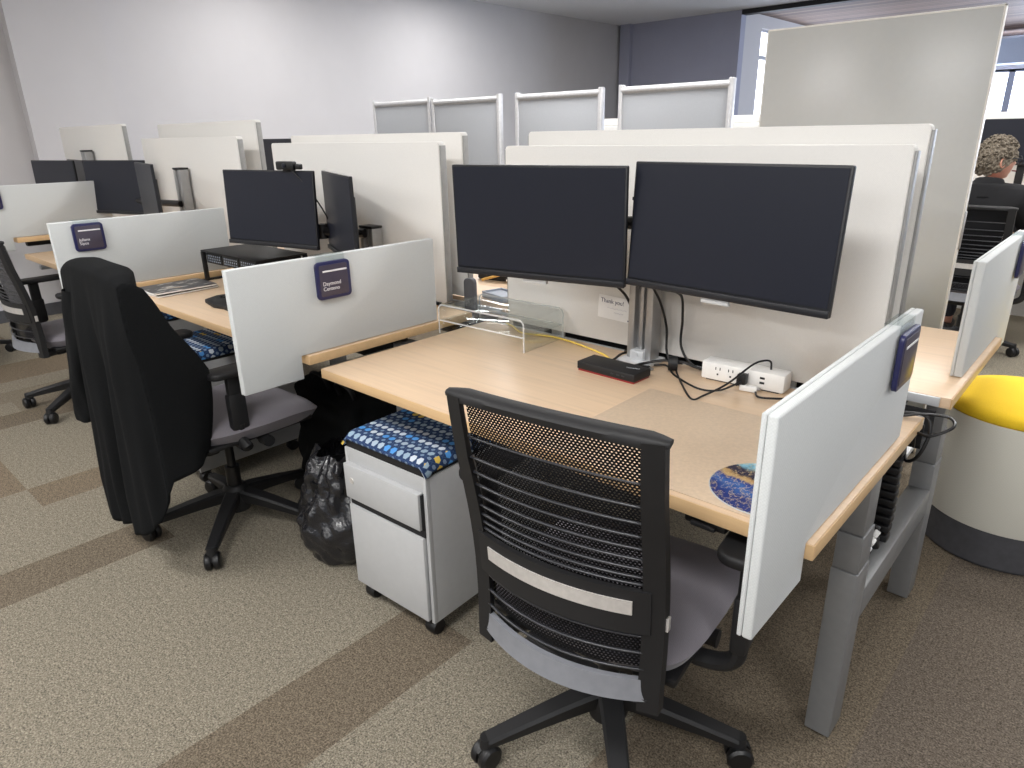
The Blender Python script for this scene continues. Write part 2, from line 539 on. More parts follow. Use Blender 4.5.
# long end wall with a projecting pier
structure(MB().box2((XW - 0.15, -10, 0), (XW, 9.2, CEIL)).build('wall_end', M['wall']))
structure(MB().box2((XW - 0.05, 0.69, 0), (XW + 0.12, 1.36, CEIL)).build('column_wall', M['wall']))
structure(MB().box2((XW, -10, 0), (XW + 0.015, 0.69, 0.10)).box2((XW + 0.1, 0.69, 0), (XW + 0.135, 1.36, 0.10)).box2((XW, 1.36, 0), (XW + 0.015, 9.1, 0.10)).build('baseboard_end', M['baseboard']))
structure(MB().box2((XW, 9.05, 0), (-4.5, 9.2, CEIL)).build('wall_back', M['wall_blue']))
# narrow return of the corner column beside the window
structure(MB().box2((-6.45, 8.97, 0), (-6.27, 9.06, CEIL)).build('column_corner', M['wall_blue']))
structure(MB().box2((-4.7, 9.2, 0), (-4.5, 9.75, CEIL)).build('wall_return', M['wall']))
# window in the side wall past the return
def window(name, lo, hi, axis, mull, parent_label=None):
    """frame bars + bright panes; lo/hi are the opening's corners in a plane"""
    fr = MB(); gl = MB()
    if axis == 'x':
        x = lo[0]
        gl.box2((x - 0.02, lo[1], lo[2]), (x, hi[1], hi[2]))
        for y in [lo[1] + (hi[1] - lo[1]) * k / mull for k in range(mull + 1)]:
            fr.box2((x - 0.05, y - 0.03, lo[2]), (x + 0.04, y + 0.03, hi[2]))
        for z in (lo[2], lo[2] + (hi[2] - lo[2]) * 0.82, hi[2]):
            fr.box2((x - 0.05, lo[1], z - 0.025), (x + 0.04, hi[1], z + 0.025))
    else:
        y = lo[1]
        gl.box2((lo[0], y, lo[2]), (hi[0], y + 0.02, hi[2]))
        for x in [lo[0] + (hi[0] - lo[0]) * k / mull for k in range(mull + 1)]:
            fr.box2((x - 0.05, y - 0.05, lo[2]), (x + 0.05, y + 0.04, hi[2]))
        for z in (lo[2], hi[2]):
            fr.box2((lo[0], y - 0.05, z - 0.025), (hi[0], y + 0.04, z + 0.025))
    w = structure(fr.build(name, M['winframe']))
    gl.build('pane', M['glass_day'], w)
    return w
window('window_1', (-4.6, 9.78, 0.7), (-4.6, 16.0, 2.78), 'x', 4)
structure(MB().box2((-4.75, 9.75, 2.78), (-4.5, 16.2, CEIL)).box2((-4.75, 9.75, 0), (-4.5, 16.2, 0.7)).build('wall_side', M['wall']))
window('window_2', (-4.0, 15.9, 0.9), (3.2, 15.9, 2.35), 'y', 4)
structure(MB().box2((-4.6, 15.85, 0), (-4.0, 16.1, 2.95)).box2((3.2, 15.85, 0), (4.5, 16.1, 2.95)).box2((-4.0, 15.92, 0), (4.5, 16.1, 0.9)).box2((-4.0, 15.85, 2.35), (4.5, 16.1, 2.95)).build('wall_window', M['wall']))
structure(MB().box2((-3.4, 14.6, 2.40), (4.5, 15.0, 2.80)).build('beam_soffit', M['blind']))

# ================================================================== LIGHTS: ceiling troffers
def lamp(x, y, power, label):
    t = thing('ceiling_light', label, 'ceiling light', (x, y, CEIL), 0, 'ceiling lights')
    fr = MB()
    for sx in (-1, 1): fr.box((sx * 0.62, 0, -0.012), (0.04, 0.64, 0.03))
    for sy in (-1, 1): fr.box((0, sy * 0.31, -0.012), (1.24, 0.03, 0.03))
    fr.build('frame', M['alu_light'], t)
    MB().box((0, 0, -0.006), (1.2, 0.59, 0.008)).build('diffuser', M['lamp'], t)
    l = bpy.data.lights.new('troffer', 'AREA'); l.shape = 'RECTANGLE'; l.size = 1.18; l.size_y = 0.58
    l.energy = power; l.color = (0.985, 0.985, 1.0)
    lo = bpy.data.objects.new('troffer_light', l); COL.objects.link(lo)
    lo.location = (x, y, CEIL - 0.035)
ordx = ['first', 'second', 'third', 'fourth']; ordy = ['first', 'second', 'third', 'fourth', 'fifth']
for j, y in enumerate((-7.7, -4.6, -1.6, 2.6, 5.4)):
    for i, x in enumerate((-5.2, -2.7, -0.2, 2.3)):
        p = (46.0, 46.0, 46.0, 42.0, 22.0)[j]
        if i == 0: p = (16.0, 10.0, 10.0, 21.0, 26.0)[j]
        lamp(x, y - (0.5 if j == 4 else 0), p, 'rectangular ceiling light, %s from the end wall in the %s row of lights' % (ordx[i], ordy[j]))
# daylight coming in through the far window
l = bpy.data.lights.new('window daylight', 'AREA'); l.shape = 'RECTANGLE'; l.size = 6.2; l.size_y = 1.4
l.energy = 680; l.color = (0.72, 0.82, 1.0)
lo = bpy.data.objects.new('window_daylight', l); COL.objects.link(lo)
lo.location = (1.1, 15.8, 1.62); lo.rotation_euler = (R(-90), 0, 0)

# ================================================================== BENCH FURNITURE
def desk(label, x0, x1, y0, y1, z, rear=+1):
    t = thing('desk', label, 'desk', ((x0 + x1) / 2, (y0 + y1) / 2, z), 0, 'maple bench desks')
    w, d = x1 - x0, y1 - y0
    MB().box((0, 0, -0.0145), (w - 0.004, d - 0.004, 0.029), 0.0015).build('tabletop', M['maple'], t)
    e = MB()
    fy = -rear * (d / 2 - 0.0005)
    e.box((0, fy, -0.0148), (w, 0.003, 0.0282), 0.001)
    for s in (-1, 1): e.box((s * (w / 2 - 0.0005), 0, -0.0148), (0.003, d, 0.0282), 0.001)
    e.build('edge_band', M['maple_edge'], t)
    u = MB()
    for s in (-1, 1):
        u.box((s * (w / 2 - 0.14), 0, -0.049), (0.05, d * 0.8, 0.038), 0.004)
    u.box((0, rear * d * 0.12, -0.055), (w - 0.2, 0.07, 0.045), 0.004)
    u.build('support_frame', M['black_matte'], t)
    return t
D1, D2, D3, D4 = 0.74, 0.759, 0.782, 0.868
PX = -1.524
desk('maple desk with the pair of monitors on one column and the brown desk pad', -1.444, 0.0, 0.0, 0.715, D1)
desk('maple desk with the keyboard, magazines and black monitor riser', -2.978, PX, 0.012, 0.715, D2)
desk('maple desk behind the second nameplate screen, carrying two angled monitors', -4.50, PX * 2, 0.012, 0.715, D3)
desk('raised maple desk nearest the end wall, mostly behind its screen', -6.04, PX * 3, 0.012, 0.715, D4)
desk('maple desk on the far side, beyond the yellow topped stool', -1.44, 0.025, 0.885, 1.6, 0.74, -1)
desk('maple desk on the far side seen through the gap between two tall panels', -2.978, -1.50, 0.885, 1.6, 0.755, -1)
desk('maple desk on the far side carrying the monitor with the pale ring logo', -4.50, -3.03, 0.885, 1.6, 0.76, -1)

def bench_frame(label, x, group='bench frames'):
    t = thing('bench_frame', label, 'desk frame', (x, 0.8, 0), 0, group)
    xa, xb = -0.064, -0.006
    for s, (ya, yb) in ((-1, (-0.425, -0.34)), (1, (0.27, 0.355))):
        MB().box2((xa, ya, 0.012), (xb, yb, 0.472), 0.003).build('leg', M['legpaint'], t)
        c = MB().box2((xa + 0.002, ya + 0.002, 0.474), (xb - 0.002, yb - 0.002, 0.565), 0.002)
        c.box2((xa + 0.005, ya + 0.005, 0.567), (xb - 0.005, yb - 0.005, 0.705), 0.002)
        c.build('column', M['legpaint'], t)
        MB().lathe([(0.018, 0.0), (0.02, 0.004), (0.02, 0.012), (0.006, 0.013)], ((xa + xb) / 2, (ya + yb) / 2, 0), 16).build('foot', M['black'], t)
    MB().box2((xa, -0.34, 0.312), (xb, 0.27, 0.392), 0.003).build('crossbeam', M['legpaint'], t)
    # bracket arms up to the two tops
    for ya, yb in ((-0.7, -0.426), (0.356, 0.70)):
        MB().box2((xa, ya, 0.665), (xa + 0.04, yb, 0.69), 0.003).build('top_bracket', M['legpaint'], t)
    MB().box2((xa - 0.035, -0.2, 0.335), (xa, -0.16, 0.35), 0.002).build('cable_tab', M['legpaint'], t)
    # long beams running along the spine
    MB().box2((-1.40, -0.10, 0.45), (xa, -0.05, 0.53), 0.003).build('spine_beam', M['black_matte'], t)
    return t
f0 = bench_frame('silver grey H shaped bench frame with two legs at the open end of the desks', 0.0)
copy_thing(f0, 'bench frame under the screen beside the black bagged bin', (PX, 0.8, 0))
copy_thing(f0, 'bench frame beneath the desk with magazines at its far end', (PX * 2, 0.8, 0))
copy_thing(f0, 'bench frame under the raised desk nearest the end wall', (PX * 3, 0.8, 0))

# rear rails and dark cable trough between the two rows
def trough(label, x0, x1):
    t = thing('cable_trough', label, 'cable trough', ((x0 + x1) / 2, 0.8, 0.70), 0, 'cable troughs along the spine')
    w = x1 - x0
    MB().box((0, 0, -0.05), (w, 0.12, 0.006)).box((0, -0.057, -0.02), (w, 0.006, 0.06)).box((0, 0.057, -0.02), (w, 0.006, 0.06)).build('tray', M['dark_gap'], t)
    MB().box((0, -0.078, 0.028), (w, 0.008, 0.024), 0.001).box((0, 0.078, 0.028), (w, 0.008, 0.024), 0.001).build('rail', M['alu_light'], t)
    return t
trough('dark cable trough with silver rails behind the desk with the brown pad', -1.44, 0.0)
trough('dark cable trough with silver rails behind the desk with the monitor riser', -2.978, PX)

# desk end screens
def screen(label, xr, zd, y0=-0.20, L=0.752, flip=False, h=0.293, b=0.072, t=0.0245, corner=None):
    """fabric end screen; its +x face at xr, notched to sit on the top and hang in front of it"""
    o = thing('desk_divider', label, 'desk divider', (xr - t / 2, y0 + L / 2 if not flip else y0 + L / 2, zd), 0, 'fabric desk end dividers')
    if not flip:
        ya, yn, yb = -L / 2, -y0 - L / 2, L / 2
        poly = [(ya, -b), (yn - 0.004, -b), (yn - 0.004, 0.002), (yb, 0.002), (yb, h), (ya, h)]
    else:
        y1 = y0 + L
        yn = 1.6 - (y0 + L / 2)
        poly = [(-L / 2, 0.002), (yn + 0.004, 0.002), (yn + 0.004, -b), (L / 2, -b), (L / 2, h), (-L / 2, h)]
    m = MB()
    m.prism(poly, 'x', -t / 2, -t / 2 + 0.0078, 0.0024)
    m.prism(poly, 'x', -t / 2 + 0.0080, t / 2, 0.0036)
    m.build('fabric_panel', M['divider'], o, angle=60)
    c = MB()
    for y in (-0.05, 0.28) if not flip else (-0.28, 0.05):
        c.box((-t / 2 - 0.004, y, 0.02), (0.008, 0.05, 0.04), 0.001)
    c.build('clamp', M['alu'], o)
    return o
screen('pale grey fabric screen at the open right end of the desk with the brown pad', -0.012, D1)
screen('pale grey fabric screen with a nameplate, between the two front desks', PX - 0.012, D2)
screen('pale grey fabric screen with a nameplate, behind the magazines', PX * 2 - 0.012, D3)
screen('pale grey fabric screen at the end wall side, a nameplate cut off at its edge', PX * 3 - 0.012, D4)
screen('pale grey fabric screen on the far row desk, beyond the yellow stool', 0.010, 0.74, 1.075, flip=True, t=0.030, h=0.318)

# tall spine panels
def spine(label, x0, x1, y0, y1, z0, z1, group):
    o = thing('tall_panel', label, 'privacy panel', ((x0 + x1) / 2, (y0 + y1) / 2, z0), 0, group)
    w, d, h = x1 - x0, y1 - y0, z1 - z0
    poly = rounded(w - 0.008, h, 0.012, 4, 0, h / 2)
    MB().prism(poly, 'y', -d / 2, d / 2, 0.002).build('fabric_panel', M['spine'], o, angle=50)
    for s in (-1, 1):
        MB().box((s * (w / 2 - 0.004 + 0.003), 0, h / 2 - 0.003), (0.006, d - 0.006, h - 0.02), 0.001).build('edge_trim', M['panel_trim'], o)
        if z0 > 0.3:
            MB().box((s * w * 0.32, 0, -0.06), (0.05, 0.012, 0.12), 0.001).build('bracket', M['alu'], o)
    return o
gA, gB = 'tall panels along the near desks', 'tall panels along the far desks'
spine('off white tall panel behind the pair of monitors, with the pinned note', -1.345, -0.116, 0.72, 0.752, 0.757, 1.352, gA)
spine('off white tall panel behind the monitor with the webcam', -2.838, -1.665, 0.72, 0.752, 0.77, 1.367, gA)
spine('off white tall panel above the desk with the two back to back monitors', -4.356, -3.155, 0.72, 0.752, 0.79, 1.40, gA)
spine('off white tall panel farthest away, at the end wall', -5.834, -4.618, 0.72, 0.752, 0.87, 1.49, gA)
spine('off white panel rising just above and behind the pair of monitors panel', -1.355, -0.119, 0.85, 0.882, 0.757, 1.395, gB)
spine('off white panel just behind the webcam monitor panel, its right end showing', -2.876, -1.678, 0.85, 0.882, 0.77, 1.399, gB)
spine('off white panel second from the end wall in the row behind', -4.404, -3.19, 0.85, 0.882, 0.79, 1.48, gB)

# ================================================================== NAMEPLATES
def nameplate(label, xface, yc, ztop, name, hanger_top):
    o = thing('nameplate', label, 'nameplate', (xface, yc, ztop), 0, 'navy desk nameplates')
    w, h = 0.122, 0.115
    base = 0.004
    def pl(wd, ht, r, a, b, bev, zc=-h / 2):
        return MB().prism(rounded(wd, ht, r, 6, 0, zc), 'x', a, b, bev)
    pl(w, h, 0.014, base, base + 0.010, 0.002).build('rim', M['navy'], o, angle=50)
    pl(w - 0.022, h - 0.020, 0.006, base + 0.0098, base + 0.0112, 0.0003).build('insert', M['plate'], o)
    MB().box((base + 0.0115, 0.004, -0.029), (0.0012, 0.086, 0.0055), 0.0004).build('bar', M['white_ink'], o)
    # text faces +x, reading along +y
    mt = Matrix(((0, 0, 1, base + 0.0115), (1, 0, 0, -0.042), (0, 1, 0, -0.072), (0, 0, 0, 1)))
    if name:
        text_mesh(name, 0.0165, M['white_ink'], o, 'lettering', mt, 0.0004, space=0.95)
    hg = MB()
    ht = hanger_top - ztop
    hg.box((0.002, 0, -0.02 + ht / 2), (0.002, 0.10, 0.04 + ht + 0.004))
    hg.box((-0.0125, 0, ht + 0.003), (0.031, 0.10, 0.002))
    hg.box((-0.0273, 0, ht - 0.015), (0.002, 0.10, 0.035))
    hg.build('hanger', M['clear'], o)
    return o
nameplate('navy nameplate with two white lines of lettering, on the screen between the front desks', PX - 0.0115, 0.129, 1.036, 'Daymond\nCenteno', D2 + 0.293)
nameplate('navy nameplate on the second screen, behind the black jacket', PX * 2 - 0.0115, -0.063, 1.064, 'Juliana\nSipos', D3 + 0.293)
nameplate('navy nameplate cut off by the left edge, on the screen by the end wall', PX * 3 - 0.0115, -0.075, 1.15, '', D4 + 0.293)
nameplate('navy nameplate seen edge on at the right end screen of the padded desk', -0.0115, 0.420, 1.020, '', D1 + 0.293)
nameplate('navy nameplate seen edge on at the far row screen', 0.0105, 1.70, 1.04, '', 0.74 + 0.318)

# ================================================================== MONITORS
def monitor(label, x, y, z, yaw, pitch=0.0, group='black flat monitors', bar=True, stand=None, logo=False, flat=False):
    o = thing('monitor', label, 'monitor', (x, y, z), yaw, group)
    w, h = 0.54, 0.314
    rp = Matrix.Rotation(-pitch, 4, 'X')
    MB().prism(rounded(w, h, 0.004, 3), 'y', 0.0, 0.012, 0.0012).xf(rp).build('bezel', M['bezel'], o)
    MB().box((0, -0.0006, 0.008), (w - 0.012, 0.0015, h - 0.028)).xf(rp).build('screen_panel', M['screen'], o)
    MB().box((0, -0.003, -h / 2 + 0.009), (w, 0.008, 0.017), 0.002).xf(rp).build('chin', M['bezel'], o)
    bk = MB()
    if flat: bk.box((0, 0.016, -0.03), (w * 0.9, 0.012, h * 0.75), 0.005).box((0, 0.026, -0.05), (0.22, 0.016, 0.14), 0.006)
    else: bk.prism(rounded(w * 0.62, h * 0.6, 0.03, 5), 'y', 0.011, 0.042, 0.012)
    bk.box((0, 0.045, 0), (0.10, 0.012, 0.10), 0.002) if not flat else None
    bk.xf(rp).build('rear_shell', M['monback'], o)
    if bar:
        MB().box((-0.005, 0.006, -h / 2 - 0.006), (0.075, 0.012, 0.012), 0.001).xf(rp).build('sensor_bar', M['alu_light'], o)
    if logo:
        lg = MB().lathe([(0.020, 0), (0.024, 0), (0.024, 0.001), (0.020, 0.001)], (0, 0.043, 0.085), 28, 'y', cap=False)
        lg.xf(rp).build('ring_logo', M['dell'], o)
        mt = Matrix(((-1, 0, 0, 0.0), (0, 0, 1, 0.0435), (0, 1, 0, 0.080), (0, 0, 0, 1)))
        text_mesh('DELL', 0.013, M['dell'], o, 'lettering', mt, 0.0004, 'CENTER')
    if stand:
        zb = stand - z
        s = MB().box((0, 0.07, zb / 2), (0.05, 0.025, -zb), 0.004).box((0, 0.05, zb + 0.006), (0.22, 0.18, 0.012), 0.004)
        s.box((0, 0.055, -0.0), (0.07, 0.04, 0.07), 0.004)
        s.build('stand', M['black'], o)
    return o
monitor('black monitor on the left of the pair over the desk with the brown pad', -0.972, 0.435, 1.152, 0.205, -0.03)
monitor('black monitor on the right of the pair, above the white power strip', -0.436, 0.487, 1.162, -0.085, 0.06)
monitor('black monitor with a webcam on top, above the black riser', -2.480, 0.471, 1.108, 0.21, 0.05, bar=False)
monitor('black monitor turned edge on beside the webcam monitor', -2.008, 0.4925, 1.105, R(-23.5), 0.0, bar=False, flat=True)
monitor('black monitor behind the second screen, its left one of two', -4.40, 0.54, 1.125, 0.30, 0.08, bar=False)
monitor('black monitor behind the second screen, the right one turned edge on', -3.56, 0.40, 1.125, R(-13), 0.0, bar=False, flat=True)
monitor('small looking black monitor farthest left, over the end wall screen', -5.40, 0.50, 1.115, 0.20, 0.02, bar=False, flat=True)
monitor('black monitor farthest left but one, edge on against the end panel', -5.345, 0.63, 1.115, R(-7), 0.0, bar=False, flat=True)
monitor('black monitor seen from behind with a pale ring logo, past the panels', -4.03, 1.36, 1.228, R(4), 0.0, bar=False, logo=True, stand=0.762)

def mon_column(label, x, y, z0, z1, arms, heads):
    o = thing('monitor_mount', label, 'monitor mount', (x, y, z0), 0, 'silver monitor columns')
    H = z1 - z0
    c = MB()
    for s in (-1, 1):
        c.box((s * 0.030, 0, H / 2), (0.022, 0.05, H), 0.003)
    c.box((0, 0.008, H / 2), (0.04, 0.026, H), 0.001)
    c.box((0, -0.012, H / 2), (0.012, 0.012, H), 0.002)
    c.build('column', M['alu'], o)
    b = MB().box((0, -0.01, 0.006), (0.11, 0.10, 0.012), 0.003).box((0, -0.02, 0.025), (0.045, 0.035, 0.03), 0.003)
    b.lathe([(0.006, -0.041), (0.006, -0.036)], (0, 0, 0.03), 12, 'y')
    b.build('base', M['alu_light'], o)
    if arms:
        for (hx, hy, hz) in heads:
            a = MB()
            lx, ly, lz = hx - x, hy - y, hz - z0
            mid = (lx * 0.5, -0.09 if abs(lx) > .15 else -0.05, lz)
            a.tube([(0, -0.03, lz), mid], 0.018, 10)
            a.tube([mid, (lx, ly, lz)], 0.016, 10)
            a.cyl((mid[0], mid[1], lz - 0.03), (mid[0], mid[1], lz + 0.03), 0.022, seg=14)
            a.build('arm', M['black'], o)
            MB().box((lx, ly, lz), (0.10, 0.012, 0.10), 0.002).build('mount_plate', M['black'], o)
    MB().box((0, 0, H + 0.004), (0.086, 0.054, 0.01), 0.002).build('cap', M['black'], o)
    return o
mon_column('silver column standing behind the pair of monitors', -0.745, 0.665, D1, 1.21, True, [(-0.985, 0.49, 1.15), (-0.435, 0.545, 1.15)])
mon_column('silver column behind the webcam monitor, low arm with black cables', -2.05, 0.67, D2, 1.04, True, [(-2.47, 0.515, 1.02)])
mon_column('silver column standing bare on the panel beside the back to back monitors', -3.775, 0.68, D3, 1.235, True, [(-4.36, 0.60, 1.05)])
mon_column('silver column farthest away, on the panel at the end wall', -5.225, 0.68, D4, 1.325, True, [(-5.42, 0.56, 1.10)])

# webcam on the riser desk monitor
o = thing('webcam', 'black webcam clipped on top of the monitor over the riser', 'webcam', (-2.345, 0.497, 1.268), 0.21)
MB().box((0, 0, 0.016), (0.100, 0.024, 0.034), 0.006).build('body', M['black'], o)
MB().lathe([(0.010, 0.0), (0.010, -0.004), (0.006, -0.006)], (0, -0.011, 0.017), 18, 'y').build('lens', M['screen'], o)
MB().box((0, 0.012, -0.002), (0.04, 0.03, 0.006), 0.002).box((0, 0.026, -0.02), (0.04, 0.005, 0.036), 0.001).build('clip', M['black'], o)
MB().box((0.066, 0.004, 0.012), (0.028, 0.02, 0.022), 0.005).build('privacy_cover', M['black'], o)

# ================================================================== ITEMS ON THE FRONT DESK
def riser_clear():
    x0, x1, y0, y1, h = -1.462, -1.075, 0.495, 0.700, 0.105
    cx, cy = (x0 + x1) / 2, (y0 + y1) / 2
    o = thing('acrylic_riser', 'clear acrylic riser shelf at the left back of the desk', 'desk shelf', (cx, cy, D1), R(1.5))
    w, d, th, r = x1 - x0, y1 - y0, 0.0055, 0.022
    def path(off):
        pts = [(-w / 2 + off, 0)]
        for k in range(7):
            a = R(180 - 15 * k); pts.append((-w / 2 + r + (r - off) * math.cos(a), h - r + (r - off) * math.sin(a)))
        for k in range(7):
            a = R(90 - 15 * k); pts.append((w / 2 - r + (r - off) * math.cos(a), h - r + (r - off) * math.sin(a)))
        pts.append((w / 2 - off, 0))
        return pts
    a = path(0); b = path(th)
    poly = a + b[::-1]
    MB().prism(poly, 'y', -d / 2, d / 2, 0.0006).build('shelf', M['clear'], o)
    for y in (-d / 2 - 0.0006, d / 2 + 0.0006):
        MB().prism(poly, 'y', y - 0.0006, y + 0.0006).build('whitened_edge', M['acryl_edge'], o)  # thin plate carrying the painted edge highlight
    MB().box((0, 0, 0.047), (w - 0.014, d - 0.004, 0.005), 0.0005).build('lower_shelf', M['clear'], o)
    for y in (-d / 2, d / 2):
        MB().box((0, y, 0.047), (w - 0.014, 0.0016, 0.005)).build('lower_edge', M['acryl_edge'], o)
riser_clear()

o = thing('docking_station', 'black docking station with a red underside near the back of the desk', 'docking station', (-0.747, 0.512, D1), R(-1.5))
MB().box((0, 0, 0.0165), (0.198, 0.082, 0.023), 0.003).build('body', M['black_soft'], o)
MB().box((0, 0, 0.003), (0.192, 0.078, 0.006), 0.001).build('red_base', M['red'], o)['label'] = 'red base strip'
p = MB()
for x in (0.025, 0.045, 0.062): p.box((x, -0.0412, 0.016), (0.009, 0.001, 0.004), 0.0003)
p.build('ports', M['slat'], o)
text_mesh('ThinkPad', 0.0105, M['dell'], o, 'lettering', Matrix.Translation((0.045, -0.004, 0.0284)) @ Matrix.Rotation(R(20), 4, 'Z'), 0.0003)
MB().lathe([(0.0, 0), (0.0016, 0), (0.0016, 0.0006)], (-0.085, 0.031, 0.028), 10).build('status_light', M['red'], o)

o = thing('power_strip', 'white power strip with sockets standing against the back panel', 'power strip', (-0.425, 0.668, D1), R(3))
MB().box((0, 0, 0.027), (0.228, 0.058, 0.050), 0.006).build('housing', M['white_pl'], o)
s = MB()
for x in (-0.066, -0.030, 0.012):
    for dx, dz, a, b in ((-0.006, 0.008, 0.0025, 0.008), (0.006, 0.008, 0.0025, 0.008), (0, -0.008, 0.005, 0.005)):
        s.box((x + dx, -0.0292, 0.029 + dz), (a, 0.001, b), 0.0004)
s.build('sockets', M['black'], o)
u = MB()
for z in (0.022, 0.035): u.box((0.056, -0.0292, z), (0.013, 0.001, 0.006), 0.0004)
u.build('charging_ports', M['black'], o)
MB().box((0, 0, 0.001), (0.2, 0.05, 0.003)).build('base_pad', M['black'], o)

o = thing('plug', 'black plug pushed into the white power strip', 'plug', (-0.413, 0.622, D1 + 0.029), R(4))
MB().box((0, 0, 0), (0.026, 0.026, 0.030), 0.006).build('body', M['black'], o)
MB().tube([(0, -0.012, -0.004), (-0.006, -0.026, -0.01)], [0.006, 0.004], 10).build('strain_relief', M['black'], o)
o = thing('adapter', 'small white adapter lying below the power strip sockets', 'adapter', (-0.392, 0.618, D1 + 0.0085), R(8))
MB().box((0, 0, 0), (0.046, 0.018, 0.016), 0.004).build('body', M['white_pl'], o)
MB().box((0.026, 0, 0.002), (0.008, 0.010, 0.005), 0.001).build('connector', M['alu'], o)

zc = D1 + 0.004
cable('power_cable', [(-0.419, 0.598, 0.759), (-0.45, 0.565, zc), (-0.50, 0.545, zc), (-0.60, 0.60, zc), (-0.66, 0.66, zc), (-0.70, 0.635, zc), (-0.80, 0.60, zc)],
      0.0028, M['black'], 'black cable looping from the plug across the desk to the cable roll')
cable('charger_cable', [(-0.63, 0.655, zc), (-0.55, 0.55, zc), (-0.475, 0.465, zc), (-0.46, 0.50, zc + .002), (-0.425, 0.56, 0.770), (-0.395, 0.632, 0.808), (-0.375, 0.658, 0.818), (-0.362, 0.672, 0.814), (-0.36, 0.676, 0.792)],
      0.0027, M['black'], 'black cable arching over the front of the white power strip')
cable('cord', [(-0.37, 0.612, zc), (-0.35, 0.585, zc), (-0.315, 0.60, zc), (-0.26, 0.64, zc), (-0.20, 0.66, zc), (-0.10, 0.66, zc)],
      0.0028, M['black'], 'black cord running from the power strip to behind the right end screen')
cable('monitor_cable', [(-0.60, 0.57, 0.99), (-0.625, 0.66, 0.95), (-0.635, 0.69, 0.88), (-0.63, 0.685, 0.80), (-0.58, 0.68, 0.752), (-0.50, 0.700, 0.748)],
      0.0038, M['black'], 'black monitor cable hanging down on the pale panel right of the column')
cable('display_cable', [(-0.69, 0.60, 0.99), (-0.69, 0.655, 0.93), (-0.685, 0.69, 0.85), (-0.68, 0.69, 0.78), (-0.66, 0.685, 0.75), (-0.63, 0.70, 0.746)],
      0.0036, M['black'], 'black cable hanging close beside the silver column')
cable('video_cable', [(-0.795, 0.565, 0.99), (-0.80, 0.65, 0.93), (-0.798, 0.69, 0.86), (-0.80, 0.69, 0.79), (-0.81, 0.69, 0.752), (-0.83, 0.70, 0.745)],
      0.004, M['black'], 'black cable hanging beside the pinned note')
cable('dock_cable', [(-0.715, 0.553, 0.757), (-0.70, 0.60, 0.758), (-0.66, 0.635, 0.766), (-0.61, 0.66, 0.765), (-0.57, 0.675, 0.752), (-0.52, 0.70, 0.746)],
      0.004, M['black'], 'black cable curving from the back of the docking station past the column')
cable('dock_lead', [(-0.79, 0.555, 0.757), (-0.80, 0.60, 0.752), (-0.815, 0.655, 0.75), (-0.815, 0.70, 0.746)],
      0.0036, M['black'], 'short black lead behind the left end of the docking station')
cable('network_cable', [(-0.80, 0.556, 0.75), (-0.84, 0.62, zc), (-0.93, 0.655, zc), (-1.03, 0.68, zc), (-1.12, 0.685, zc), (-1.22, 0.66, zc), (-1.30, 0.70, zc), (-1.36, 0.73, 0.74)],
      0.0032, M['yellow_cable'], 'yellow network cable running under the clear shelf to the docking station')
o = thing('cable_roll', 'small black roll of hook and loop cable tie by the column', 'cable roll', (-0.632, 0.645, D1), R(30))
MB().lathe([(0.008, -0.013), (0.021, -0.013), (0.021, 0.013), (0.008, 0.013)], (0, 0, 0.021), 28, 'x').build('roll', M['black_soft'], o)
MB().box((0, 0.022, 0.004), (0.022, 0.03, 0.003), 0.001).build('loose_end', M['black_soft'], o)
o = thing('usb_connector', 'small black and silver cable connector in front of the column', 'connector', (-0.70, 0.605, D1 + 0.006), R(-15))
MB().box((0, 0, 0), (0.034, 0.015, 0.010), 0.002).build('shell', M['black'], o)
MB().box((0.024, 0, 0), (0.014, 0.011, 0.005), 0.0005).build('tip', M['alu'], o)
o = thing('pen', 'short black pen stub at the back edge by the right screen', 'pen', (-0.245, 0.715, D1 + 0.012), R(60))
MB().tube([(-0.02, 0, 0), (0.03, 0, 0.02), (0.036, 0, 0.0225)], [0.004, 0.004, 0.002], 10).build('barrel', M['black'], o)
MB().tube([(-0.026, 0, -0.0025), (-0.02, 0, 0)], [0.0034, 0.0034], 10).build('cap', M['alu'], o)

o = thing('desk_pad', 'tan desk pad lying in front of the power strip', 'desk pad', (-0.315, 0.243, D1))
MB().prism(rounded(0.57, 0.455, 0.006), 'z', 0.0003, 0.0022, 0.0006).build('sheet', M['pad'], o)
o = thing('mouse_pad', 'round blue and gold marbled mouse pad partly behind the right screen', 'mouse pad', (-0.133, 0.132, D1 + 0.0024))
MB().lathe([(0.0, 0), (0.108, 0), (0.109, 0.001), (0.108, 0.0026), (0.0, 0.0028)], seg=64, cap=False).build('printed_top', M['marble'], o)
MB().lathe([(0.1085, 0.0003), (0.1105, 0.001), (0.1085, 0.0024)], seg=64, cap=False).build('stitched_rim', M['alu_light'], o)

o = thing('note_card', 'white thank you note pinned on the panel under the left monitor', 'note', (-0.883, 0.7185, 0.832), 0)
MB().box((0, 0, 0.037), (0.134, 0.0008, 0.074)).build('card', M['paper'], o)
rt = Matrix(((1, 0, 0, -0.058), (0, 0, -1, -0.0006), (0, 1, 0, 0.051), (0, 0, 0, 1)))
text_mesh('Thank you!', 0.019, M['ink'], o, 'handwriting', rt, 0.0003)
l = MB()
for k, (a, b) in enumerate(((-0.032, 0.040), (-0.005, 0.028))):
    l.tube([(a + (b - a) * i / 14, -0.0008, 0.036 - 0.013 * k + 0.0016 * math.sin(i * 2.1)) for i in range(15)], 0.0005, 4)
l.build('small_writing', M['faintink'], o)
MB().box((0.054, -0.0006, 0.006), (0.018, 0.0006, 0.004)).build('signature', M['ink'], o)
o.rotation_euler = (0, R(2.5), 0)

